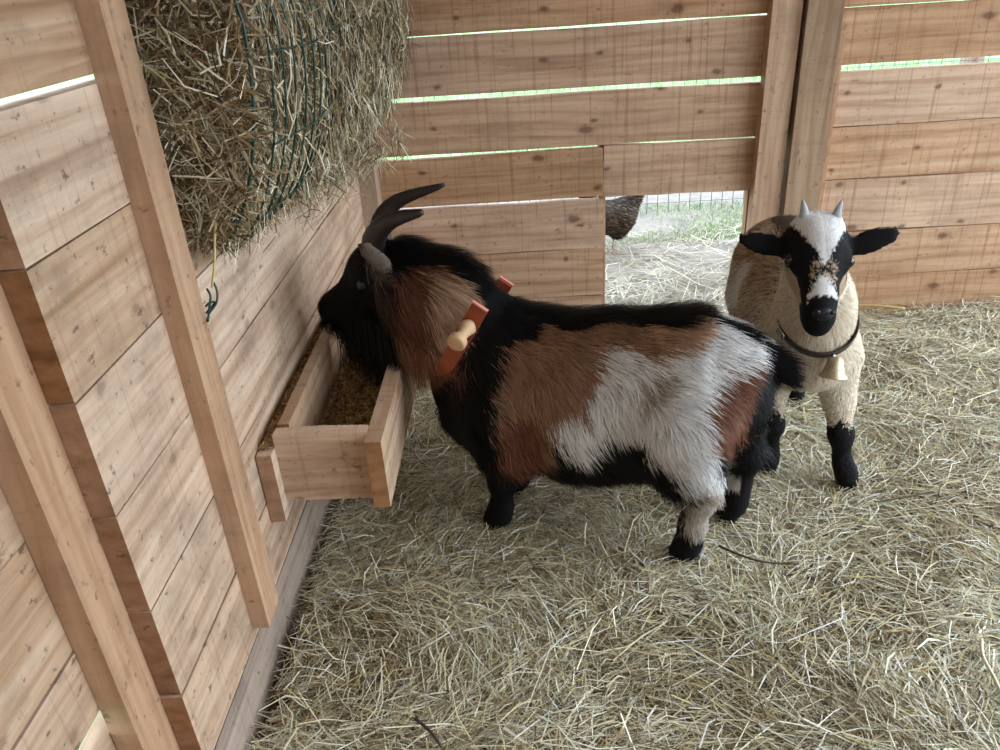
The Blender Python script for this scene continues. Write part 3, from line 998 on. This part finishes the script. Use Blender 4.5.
# beard : long black hair from chin and throat
n = 5200
P, Nn = sample(V1, Q1, VN1, 60000)
k_ = (P[:, 0] > .385) & (P[:, 0] < .525) & (P[:, 2] < .475 - (P[:, 0] - .40) * .35) & (Nn[:, 2] < .15)
P, Nn = P[k_][:n], Nn[k_][:n]
n = len(P)
D = np.stack([rng.normal(-.22, .16, n), rng.normal(0, .16, n), -np.ones(n)], 1)
Lb = np.interp(P[:, 0], [.385, .43, .48, .525], [.17, .20, .17, .11]) * rng.uniform(.55, 1.05, n) * np.where(rng.random(n) < .04, 1.3, 1.0)
Nh = Nn.copy(); Nh[:, 2] = 0; Nh = unit(Nh + rng.normal(0, .05, (n, 3)))
cc = np.clip(BLACK * (1 + rng.normal(0, .2, (n, 1))), .003, 1)
link('beard', fur_mesh('beard', P, Nh, D, Lb, np.full(n, .12), np.full(n, .0016), cc, W1, sag=.3), M['fur'], g1)['kind'] = 'stuff'
# throat mane of red brown hair over the collar
P, Nn = sample(V1, Q1, VN1, 60000)
k_ = (((P[:, 0] - .304) * .848 + (P[:, 2] - .318) * .53) > .05) & (P[:, 0] < .40) & (P[:, 2] < .47) & (Nn[:, 2] < .1)
P, Nn = P[k_][:5000], Nn[k_][:5000]
n = len(P)
D = np.stack([rng.normal(-.12, .14, n), rng.normal(0, .12, n), -np.ones(n)], 1)
Nh = Nn.copy(); Nh[:, 2] = 0; Nh = unit(Nh + 1e-3)
cc = np.where(rng.random((n, 1)) < .6, RED, BROWN) * (1 + rng.normal(0, .2, (n, 1)))
cc[P[:, 0] > .375] = BLACK
link('throat_mane', fur_mesh('throat_mane', P, Nh, D, rng.uniform(.05, .10, n), np.full(n, .14), np.full(n, .0015), np.clip(cc, .003, 1), W1, sag=.3), M['fur'], g1)['kind'] = 'stuff'
# tail hair
n = 3500
t = rng.random(n)
P = np.stack([-.265 - .055 * t, rng.normal(0, .009, n), .438 - .036 * t + rng.normal(0, .009, n)], 1)
Nn = unit(np.stack([0 * t, P[:, 1], P[:, 2] - (.438 - .036 * t)], 1) + 1e-4)
D = np.stack([-np.ones(n), rng.normal(0, .15, n), rng.normal(-.55, .15, n)], 1)
link('tail_hair', fur_mesh('tail_hair', P, Nn, D, rng.uniform(.04, .068, n), np.full(n, .12), np.full(n, .0016), np.tile(BLACK, (n, 1)) * (1 + rng.normal(0, .2, (n, 1))), W1), M['fur'], g1)['kind'] = 'stuff'

# horns, eyes, hooves
hp = smooth_path([w1(.415, -.026, .555), w1(.408, -.032, .605), w1(.362, -.050, .648), w1(.283, -.072, .675)], 22)
link('horn', swept(hp, lambda t: .024 * (1 - t) ** .75 + .0055, .62, ref=tuple(Vector(w1(0, 1, 0)) - Vector(w1(0, 0, 0))), ridge=.04), M['horn'], g1)
hp = smooth_path([w1(.425, .026, .555), w1(.428, .032, .610), w1(.392, .044, .656), w1(.292, .052, .690)], 22)
link('horn', swept(hp, lambda t: .024 * (1 - t) ** .75 + .0035, .62, ref=tuple(Vector(w1(0, 1, 0)) - Vector(w1(0, 0, 0))), ridge=.04), M['horn'], g1)
for sgn in (-1, 1):
    ball('eye', g1, M['eye_dark'], w1(.432, sgn * .056, .524), .0125)


def hoof(parent, w, s, l, z=0, rot=0):
    """cloven hoof of two wedge claws"""
    bm = bmesh.new()
    for sg in (-1, 1):
        lo_ = [(-.024, .002), (.030, .003), (.020, .017), (-.020, .019)]
        vb = [bm.verts.new(w(s + a, l + sg * b, z - .012)) for a, b in lo_]
        vt = [bm.verts.new(w(s + a * .75 - .004, l + sg * b * .92, z + (.034 if a < 0 else .020))) for a, b in lo_]
        bm.faces.new(vb); bm.faces.new(vt)
        for i in range(4): bm.faces.new((vb[i], vb[(i + 1) % 4], vt[(i + 1) % 4], vt[i]))
    bmesh.ops.bevel(bm, geom=list(bm.edges), offset=.003, segments=1, affect='EDGES')
    return link('hoof', bm_mesh('hoof', bm), M['hoof'], parent)


for s, l in ((.200, -.06), (.200, .06), (-.172, -.07), (-.260, .078)):
    hoof(g1, w1, s, l)

# bent collar with a turned peg
col_o = None
ux = Vector((-.53, 0, .848)); wx = Vector((.848, 0, .53)); c0 = Vector((.304, 0, .318))
path = []
R_ = .090
Hh = .232
for i in range(9):
    path.append((-R_, Hh - (Hh - R_) * i / 8))
for i in range(1, 16):
    a = math.pi + math.pi * i / 16
    path.append((R_ * math.cos(a), R_ + R_ * math.sin(a)))
for i in range(9):
    path.append((R_, R_ + (Hh - .03 - R_) * i / 8))
bm = bmesh.new()
rows = []
for i, (a, b) in enumerate(path):
    ta = Vector((path[min(i + 1, len(path) - 1)][0] - path[max(i - 1, 0)][0], path[min(i + 1, len(path) - 1)][1] - path[max(i - 1, 0)][1])).normalized()
    nv = Vector((ta.y, -ta.x))
    row = []
    for wd, th in ((-.016, 0), (.016, 0), (.016, .006), (-.016, .006)):
        p = c0 + Vector((0, a - nv.x * th, 0)) + ux * (b - nv.y * th) + wx * wd
        row.append(bm.verts.new(w1(*p)))
    rows.append(row)
for a, b in zip(rows[:-1], rows[1:]):
    for k in range(4): bm.faces.new((a[k], a[(k + 1) % 4], b[(k + 1) % 4], b[k]))
bm.faces.new(rows[0]); bm.faces.new(rows[-1])
bmesh.ops.bevel(bm, geom=[e for e in bm.edges if len(e.link_faces) == 2 and e.calc_face_angle(0) > 1.0], offset=.0012, segments=1, affect='EDGES')
collar = tag(link('collar', bm_mesh('collar', bm), M['collar'], g1), 'orange brown bent collar')
for a in (-R_, R_):
    bm = bmesh.new()
    vs = []
    for hh in (Hh - .0005 - (.03 if a > 0 else 0), Hh + .0025 - (.03 if a > 0 else 0)):
        for wd, th in ((-.016, 0), (.016, 0), (.016, 1), (-.016, 1)):
            p = c0 + Vector((0, a + (.006 * th if a < 0 else -.006 * th) * 0 + (-.0065 if a < 0 else .0065) * th, 0)) + ux * hh + wx * wd
            vs.append(bm.verts.new(w1(*p)))
    for f_ in ((0, 1, 2, 3), (4, 5, 6, 7), (0, 1, 5, 4), (1, 2, 6, 5), (2, 3, 7, 6), (3, 0, 4, 7)):
        bm.faces.new([vs[i] for i in f_])
    link('strap_end', bm_mesh('strap_end', bm), M['collar_edge'], collar)
me = lathe_mesh([(r * 1.2, z * 1.15) for r, z in [(.0045, -.01), (.0115, .002), (.0135, .006), (.0105, .016), (.0085, .026), (.0105, .034), (.0145, .038), (.0145, .047), (.0125, .050), (.006, .0495)]], 18)
peg = link('peg', me, M['peg'], None)
pp = c0 + Vector((0, -R_ - .004, 0)) + ux * .188
dirp = (Vector(w1(.10, -1, -.22)) - Vector(w1(0, 0, 0))).normalized()
peg.rotation_euler = dirp.to_track_quat('Z', 'Y').to_euler()
peg.location = w1(*pp)
attach(peg, collar)

# ================================================================== young goat facing the camera
F2 = np.array([-.105, -.9945]); F2 = F2 / np.linalg.norm(F2)
R2 = np.array([-F2[1], F2[0]])
O2 = np.array([.60, 1.60])


def W2(p):
    p = np.atleast_2d(np.asarray(p, float))
    return np.stack([O2[0] + F2[0] * p[:, 0] + R2[0] * p[:, 1], O2[1] + F2[1] * p[:, 0] + R2[1] * p[:, 1], p[:, 2]], 1)


def L2(x, y, z):
    d = np.array([x, y]) - O2
    return (float(d @ F2), float(d @ R2), z)


w2 = lambda s, l, z: tuple(W2((s, l, z))[0])
g2 = tag(empty('goat', (O2[0], O2[1], 0)), 'young tan goat facing the camera with white blaze, bell and black lower legs', 'goat', 'goats in the pen')
pr = []
HP = np.array(L2(.547, 1.388, .598)); HN = np.array(L2(.521, 1.250, .470))
hx = (HN - HP); HL = np.linalg.norm(hx); hx = hx / HL
hl = np.array([0, 1.0, 0]); hl = hl - hx * (hl @ hx); hl /= np.linalg.norm(hl)
hn = np.cross(hl, hx); hn = hn if hn[2] > 0 else -hn          # out of the face, up and forward


def hp2(t, u, v=0.0):
    return tuple(HP + hx * HL * t + hl * u + hn * v)


c_(L2(.582, 1.475, .315), L2(.60, 1.60, .335), .098, .116, .90, .05)
c_(L2(.60, 1.60, .335), L2(.617, 1.755, .365), .116, .112, .95, .05)
c_(L2(.617, 1.755, .365), L2(.622, 1.80, .365), .110, .095, .95, .05)
c_(L2(.582, 1.45, .33), L2(.572, 1.425, .40), .088, .070, .90, .05)       # neck
c_(L2(.572, 1.425, .40), hp2(.12, 0, -.055), .070, .058, .92, .04)
c_(hp2(.10, 0, -.045), hp2(.34, 0, -.038), .050, .045, .98, .03)          # skull
c_(hp2(.30, 0, -.034), hp2(.72, 0, -.028), .044, .029, .92, .03)           # muzzle
c_(hp2(.72, 0, -.028), hp2(.90, 0, -.029), .0275, .024, 1.0, .02)
c_(hp2(.95, 0, -.042), hp2(.98, 0, -.046), .0235, .020, 1.0, .015)
c_(hp2(.45, 0, -.062), hp2(.88, 0, -.055), .030, .021, 1.0, .03)           # jaw
for sg in (-1, 1):
    c_(hp2(.30, sg * .038, -.026), hp2(.36, sg * .038, -.028), .016, .015, 1, .02)   # brows
    b = np.array(hp2(.17, sg * .048, -.050)); e = np.array(hp2(.10, sg * (.142 if sg > 0 else .130), -.046)) + np.array([0, 0, .026 if sg > 0 else .004])
    mid = (b + e) / 2
    pr.append(frame_ellipsoid(tuple(mid), tuple(e - b), tuple(np.array([.75, 0, .35])), (.054, .0235, .0065), .012))
    c_(hp2(.0, sg * .026, -.018), hp2(-.05, sg * .028, -.012), .013, .009, 1, .015)  # horn buds' base
leg([(L2(.525, 1.475, .28), .052), (L2(.522, 1.470, .195), .027), (L2(.530, 1.462, .118), .0195), (L2(.531, 1.466, .060), .0125), (L2(.532, 1.466, .030), .0155), (L2(.532, 1.460, .010), .017)])
leg([(L2(.640, 1.455, .28), .052), (L2(.650, 1.430, .195), .027), (L2(.658, 1.408, .120), .0200), (L2(.666, 1.402, .060), .0125), (L2(.676, 1.392, .030), .0155), (L2(.680, 1.382, .010), .017)])
leg([(L2(.560, 1.74, .30), .070), (L2(.565, 1.77, .20), .042), (L2(.575, 1.79, .14), .026), (L2(.582, 1.762, .06), .0175), (L2(.585, 1.755, .010), .019)])
leg([(L2(.680, 1.74, .30), .070), (L2(.685, 1.77, .20), .042), (L2(.690, 1.79, .14), .026), (L2(.690, 1.762, .06), .0175), (L2(.690, 1.755, .010), .019)])
c_(L2(.626, 1.89, .39), L2(.63, 1.925, .36), .016, .010, 1, .02)
V2, Q2 = sdf_mesh(pr, (-.36, -.22, -.02), (.42, .22, .66), .0052)
VN2 = normals(V2, Q2)
TAN2 = np.array(srgb(192, 170, 146)); CREAM = np.array(srgb(224, 212, 192)); DK2 = np.array(srgb(84, 66, 54))
PATCH = [(728, 305), (738, 275), (750, 258), (760, 268), (752, 282), (764, 286), (748, 305)]


def headco(P):
    d = P - HP
    return (d @ hx) / HL, d @ hl, d @ hn


def col2(P, Nn, jit=2.0):
    n = len(P)
    s, l, z = P[:, 0], P[:, 1], P[:, 2]
    c = np.tile(TAN2, (n, 1))
    mixn = rng.random(n)
    c[(np.abs(l) < .03) & (z > .42) & (s < .05)] = DK2
    c[mixn < .26] = DK2 * 1.1
    c[(z < .40) & (mixn > .55) & (s < .1)] = CREAM * .9
    front = (s + rng.normal(0, .03, n) > .10)
    c[front & (z < .50)] = CREAM
    c[front & (mixn < .28) & (z < .5)] = TAN2 * 1.2
    c[(l > .03) & (z > .15) & (s > .02) & (mixn > .3)] = CREAM * 1.04  # left side paler: light from the right put into the coat
    q = px(W2(P)) + rng.normal(0, jit, (n, 2))
    c[inpoly(q, PATCH) & (l < 0) & (s < -.02)] = WHITE
    c[z + rng.normal(0, .006, n) < .158 + .010 * np.sin(l * 200)] = BLACK
    c[(s < -.05) & (z < .2) & (l < 0)] = BLACK
    t, u, v = headco(P)
    t = t + rng.normal(0, .012, n); u = u + rng.normal(0, .0015, n)
    hd = (v > -.085) & (t > -.15) & (t < 1.2) & (np.abs(u) < .2) & (s > .17) & (z > .42)
    ear = hd & (np.abs(u) > .060) & (t < .45)
    face = hd & ~ear
    c[face] = TAN2 * .95
    c[face & (v > -.060)] = BLACK
    c[face & (np.abs(u) > .024) & (t > .42) & (v < -.030)] = TAN2 * .85
    c[face & (t > .46) & (t < .66) & (np.abs(u) < .022) & (mixn < .5)] = TAN2
    c[face & (np.abs(u) < np.clip(.050 * (1 - t / .52), 0, .045)) & (t < .52) & (v > -.05)] = WHITE
    c[face & (t < .02) & (v > -.06) & (np.abs(u) < .05)] = WHITE
    c[face & (t > .60) & (t < .80) & (np.abs(u) < .004 + .022 * np.clip((t - .58) / .2, 0, 1)) & (v > -.02)] = WHITE * .95
    c[face & (t > .80) & (v > -.075)] = BLACK * 1.3
    c[ear] = BLACK * 1.2
    c[ear & (Nn[:, 2] > .86)] = np.array(srgb(170, 140, 124))
    return c


cb = col2(V2, VN2, .5)
link('body', np_mesh('goat_body', W2(V2), Q2, col=cb), M['skin'], g2)
n = 80000
P, Nn = sample(V2, Q2, VN2, n, lambda c: np.where(c[:, 0] > .17, 1.6, 1.0))
P, Nn = P[P[:, 2] > .02], Nn[P[:, 2] > .02]
n = len(P)
t, u, v = headco(P)
hd = (v > -.085) & (t > -.15) & (t < 1.2) & (P[:, 0] > .17) & (P[:, 2] > .42)
D = np.tile(np.array([-.8, 0, -.75]), (n, 1)) + .15 * np.stack([np.sin(70 * P[:, 2]), np.sin(60 * P[:, 0]), np.cos(60 * P[:, 0])], 1) + rng.normal(0, .16, (n, 3))
D[hd] = -hx * 0 + np.array([0, 0, .0]) + hx * -.9 + rng.normal(0, .15, (hd.sum(), 3)) + hl * (np.sign(u[hd]) * .35)[:, None]
L = np.where(P[:, 0] < .1, .030, .021) * rng.uniform(.7, 1.2, n)
L[hd] = .009 * rng.uniform(.7, 1.2, hd.sum())
L[hd & (t > .75)] = .003
fore = hd & (np.abs(u) < .03) & (t < .4); L[fore] *= 1.5
L[hd & (np.abs(u) > .06)] = .004
L[(P[:, 2] < .235) & (P[:, 0] > .05)] = .011
L[P[:, 2] < .15] = .007
cc = np.clip(col2(P, Nn) * (1 + rng.normal(0, .17, (n, 1))), .003, .85)
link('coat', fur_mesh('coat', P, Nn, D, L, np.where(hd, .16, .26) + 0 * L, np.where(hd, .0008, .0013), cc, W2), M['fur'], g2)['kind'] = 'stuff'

M['bud'] = plain('pale_horn_bud', srgb(170, 172, 180), .5, noise=.2)
for sg in (-1, 1):
    P_ = [w2(*hp2(.0, sg * .027, -.016)), w2(*(np.array(hp2(-.07, sg * .029, -.006)) + [0, 0, .008])), w2(*(np.array(hp2(-.12, sg * .034, .0)) + [0, 0, .018]))]
    link('horn', swept(smooth_path(P_, 8), lambda t: .011 * (1 - t) ** .8 + .0015, .8, 10), M['bud'], g2)
    ball('eye', g2, M['eye_dark'], w2(*hp2(.36, sg * .0505, -.024)), .0115)
# nostrils and mouth on the dark muzzle
for sg in (-1, 1):
    ball('nostril', g2, M['hoof'], w2(*hp2(.965, sg * .0125, .003)), .0045, (1.2, .9, .9), 8)
ball('nose_pad', g2, M['nose'], w2(*hp2(.945, 0, -.012)), .0155, (1.2, .8, .8), 14)
for p in ((.532, 1.462), (.678, 1.388), (.585, 1.757), (.690, 1.757)):
    q = L2(p[0], p[1], 0)
    hoof(g2, w2, q[0], q[1])

# leather collar, buckle and bell
ctr = Vector((.574, 1.412, .392)); ra_ = .0735; rb_ = .0785
ex = Vector((.99, .02, .10)).normalized(); ey = Vector((.0, .80, .62)); ey = (ey - ex * ey.dot(ex)).normalized(); ez = ex.cross(ey)
bm = bmesh.new(); rows = []
for i in range(40):
    a = 2 * math.pi * i / 40
    row = []
    for rr, hh in ((0, -.009), (.0035, -.009), (.0035, .009), (0, .009)):
        row.append(bm.verts.new(ctr + ex * (ra_ + rr) * math.cos(a) + ey * (rb_ + rr) * math.sin(a) + ez * hh))
    rows.append(row)
for i in range(40):
    a, b = rows[i], rows[(i + 1) % 40]
    for k in range(4): bm.faces.new((a[k], a[(k + 1) % 4], b[(k + 1) % 4], b[k]))
col_g2 = tag(link('collar', bm_mesh('collar', bm, True), M['leather'], g2), 'dark brown leather collar')


def ringpt(a, dr=0.0, dh=0.0):
    return ctr + ex * (ra_ + dr) * math.cos(a) + ey * (rb_ + dr) * math.sin(a) + ez * dh


pts = [ringpt(math.pi * 1.08 + d_, .006, h_) for d_, h_ in ((-.13, -.010), (.13, -.010), (.13, .010), (-.13, .010), (-.13, -.010))]
link('buckle', tube_mesh([pts], .0018, 6), M['chrome'], col_g2)
link('buckle_pin', tube_mesh([[ringpt(math.pi * 1.08 - .12, .007, 0), ringpt(math.pi * 1.08 + .14, .007, 0)]], .0015, 6), M['chrome'], col_g2)
ab = math.pi * 1.53
bp_ = ringpt(ab, .006, 0)
ball('rivet', col_g2, M['chrome'], bp_, .0045, seg=10)
me = lathe_mesh([(r * 1.2, z * 1.1) for r, z in [(.003, .0), (.010, -.002), (.0125, -.008), (.0145, -.020), (.0175, -.029), (.0225, -.0345), (.0225, -.036), (.019, -.034), (.012, -.012), (.003, -.008)]], 22, cap=False)
bell = link('bell', me, M['brass'], None, bp_ + Vector((.002, -.010, .003)))
bell.rotation_euler = (-.25, 0.12, 0)
attach(bell, col_g2)

# ================================================================== outdoors : hen, mesh fence, grass
hen = tag(empty('hen', (.35, 3.12, -.04)), 'dark speckled brown hen outside the opening, head hidden by a board', 'chicken')
OH = np.array([.35, 3.12])
WH = lambda p: np.atleast_2d(p) + np.array([OH[0], OH[1], -.052])
pr = []
c_((-.045, -.02, .155), (.05, .0, .150), .070, .062, .95, .04)
c_((-.06, -.03, .19), (-.085, -.035, .27), .045, .026, 1, .05)
c_((-.085, -.035, .28), (-.10, -.04, .285), .024, .020, 1, .02)
c_((.07, .01, .17), (.13, .02, .23), .045, .02, .6, .05)
c_((.05, 0, .11), (.045, -.005, .085), .035, .025, 1, .04)
VH, QH = sdf_mesh(pr, (-.16, -.14, .03), (.2, .14, .36), .008)
VNH = normals(VH, QH)
HC = np.array([srgb(44, 35, 29), srgb(74, 58, 44), srgb(30, 27, 27), srgb(112, 94, 72)])
link('body', np_mesh('hen_body', WH(VH), QH, col=np.tile(HC[0], (len(VH), 1))), M['feather'], hen)
n = 4500
P, Nn = sample(VH, QH, VNH, n)
D = np.tile(np.array([1.0, .1, -.35]), (n, 1)) + rng.normal(0, .2, (n, 3))
cc = HC[rng.choice(4, n, p=[.4, .27, .23, .10])] * (1 + rng.normal(0, .15, (n, 1)))
link('plumage', fur_mesh('plumage', P, Nn, D, rng.uniform(.018, .034, n), np.full(n, .22), np.full(n, .0055), np.clip(cc, .005, .8), WH, sag=.05, tipgain=1.5), M['feather'], hen)['kind'] = 'stuff'
M['hen_leg'] = plain('hen_leg', srgb(196, 160, 150), .6)
for sx in (-.018, .03):
    b = WH((sx, -.012 + sx * .5, 0))[0]
    paths = [[(b[0], b[1], b[2] + .10), (b[0] + .004, b[1], b[2] + .05), (b[0], b[1], b[2] + .008)]]
    for a in (2.6, 3.3, 4.0, .6):
        paths.append([(b[0], b[1], b[2] + .008), (b[0] + .018 * math.cos(a), b[1] + .018 * math.sin(a), b[2] + .008), (b[0] + .038 * math.cos(a), b[1] + .038 * math.sin(a), b[2] + .003)])
    link('leg', tube_mesh(paths, .0042, 6), M['hen_leg'], hen)
hc = WH((-.118, -.045, .283))[0]
link('beak', tube_mesh([[tuple(hc), (hc[0] - .022, hc[1] - .006, hc[2] - .005)]], .006, 6, lambda t: 1 - .85 * t), M['peg'], hen)
bm = bmesh.new()
vs = [(-.085, -.036, .298), (-.112, -.044, .296), (-.112, -.044, .312), (-.103, -.041, .304), (-.098, -.040, .318), (-.092, -.038, .306), (-.084, -.036, .314)]
f1 = [bm.verts.new(Vector(WH(v)[0]) + Vector((0, -.002, 0))) for v in vs]; f2 = [bm.verts.new(Vector(WH(v)[0]) + Vector((0, .002, 0))) for v in vs]
bm.faces.new(f1); bm.faces.new(f2[::-1])
for i in range(7): bm.faces.new((f1[i], f1[(i + 1) % 7], f2[(i + 1) % 7], f2[i]))
link('comb', bm_mesh('comb', bm), plain('red_comb', srgb(170, 40, 36), .6), hen)
for sg in (-1, 1):
    ball('eye', hen, M['eye_dark'], WH((-.104, -.04 + sg * .019, .288))[0], .004, seg=8)

fe = tag(empty('mesh_fence', (.8, 3.62, -.05)), 'grey welded wire mesh fence across the yard outside', 'fence')
FY = 3.62
v_me = tube_mesh([[(0, 0, -.05), (0, 0, 1.0)]], .0016, 4)
for k in range(80):
    o = link('upright_wire', v_me, None if k else M['steel'], None, (-1.1 + k * .05, FY, 0)); attach(o, fe)
h_me = tube_mesh([[(-1.1, 0, 0), (2.85, 0, 0)]], .0014, 4)
for k in range(20):
    o = link('cross_wire', h_me, None if k else M['steel'], None, (0, FY + .003, .0 + k * .05)); attach(o, fe)
for x in (-1.1, 2.0):
    plank('fence_post', fe, M['wood_grey'], (x - .035, FY + .006, -.06), (x + .035, FY + .07, 1.1), 'z')

# grass tufts about the fence
PALG = np.array([srgb(126, 170, 100), srgb(160, 190, 130), srgb(110, 150, 92), srgb(190, 202, 164)])


def grass(name, n, xr, yf, hr_, label):
    x = rng.uniform(*xr, n); y = yf(n)
    keep = (np.sin(6.3 * x + 1.2) * np.cos(5.1 * y + x * 2) + .35 * rng.normal(size=n)) > -.5
    x, y = x[keep], y[keep]; m = len(x)
    P = np.stack([x, y, np.full(m, -.05)], 1)
    up = np.tile(np.array([0, 0, 1.0]), (m, 1)) + rng.normal(0, .35, (m, 3))
    side = unit(np.cross(up, rng.normal(0, 1, (m, 3)))) * rng.uniform(.001, .0026, m)[:, None]
    hgt = rng.uniform(*hr_, m)[:, None]
    tip = P + unit(up) * hgt
    V = np.stack([P - side, P + side, tip], 1).reshape(-1, 3)
    i = np.arange(m) * 3
    me = np_mesh(name, V, None, np.stack([i, i + 1, i + 2], 1), col=np.repeat(PALG[rng.choice(4, m)] * (1 + rng.normal(0, .12, (m, 1))), 3, 0))
    return tag(link(name, me, M['grass']), label, 'grass', kind='stuff')


grass('fence_grass', 26000, (-.4, 2.3), lambda n: 3.48 + rng.uniform(-.30, .26, n), (.008, .034), 'short green grass tufts along the foot of the mesh fence')
grass('field_grass', 60000, (-2.5, 5.0), lambda n: rng.uniform(4.2, 8.0, n), (.03, .09), 'bright green meadow grass beyond the mesh fence')
# dark clod by the fence
bm = bmesh.new()
bmesh.ops.create_icosphere(bm, subdivisions=3, radius=.05)
for v in bm.verts:
    v.co = Vector((v.co.x * 1.3, v.co.y * .9, v.co.z * .55)) * (1 + .25 * math.sin(v.co.x * 90 + v.co.z * 70) * math.cos(v.co.y * 80))
tag(link('soil_clod', bm_mesh('soil_clod', bm, True), plain('dark_soil', srgb(92, 84, 78), .95, noise=.4, nscale=60), None, (1.39, 3.95, -.03)), 'dark lump of soil near the mesh fence', 'soil')

# ================================================================== single pieces lying on the straw
def stick(name, label, pts, r, m, cat, taper=None):
    o = link(name, tube_mesh([smooth_path(pts, 12)], r, 6, taper), m)
    tag(o, label, cat)


stick('twig', 'dark curved twig on the straw below the horned goat', [(.355, 1.185, .022), (.39, 1.15, .026), (.43, 1.128, .027), (.488, 1.124, .024)], .0026, M['twig'], 'twig', lambda t: 1 - .4 * t)
stick('twig', 'thin dark twig on the straw right of the young goat', [(.70, 1.30, .022), (.745, 1.302, .026), (.79, 1.312, .026), (.83, 1.325, .023)], .002, M['twig'], 'twig', lambda t: .6 + .4 * t)
stick('twig', 'dark twig on the straw at the lower centre edge of the picture', [(-.20, .815, .024), (-.185, .80, .027), (-.17, .785, .026), (-.155, .765, .022)], .0026, M['twig'], 'twig')
M['stalk'] = plain('tan_stalk', srgb(190, 160, 104), .6)
stick('straw_stalk', 'thick tan stalk lying along the foot of the back wall', [(1.03, 2.283, .024), (1.08, 2.270, .028), (1.13, 2.255, .027), (1.18, 2.245, .022)], .0042, M['stalk'], 'stalk')
M['pale_stalk'] = plain('pale_stalk', srgb(222, 214, 188), .6)
stick('straw_stalk', 'curved pale stalk at the lower right edge of the straw', [(.72, .93, .024), (.70, .89, .030), (.695, .85, .030), (.69, .80, .025)], .0028, M['pale_stalk'], 'stalk')
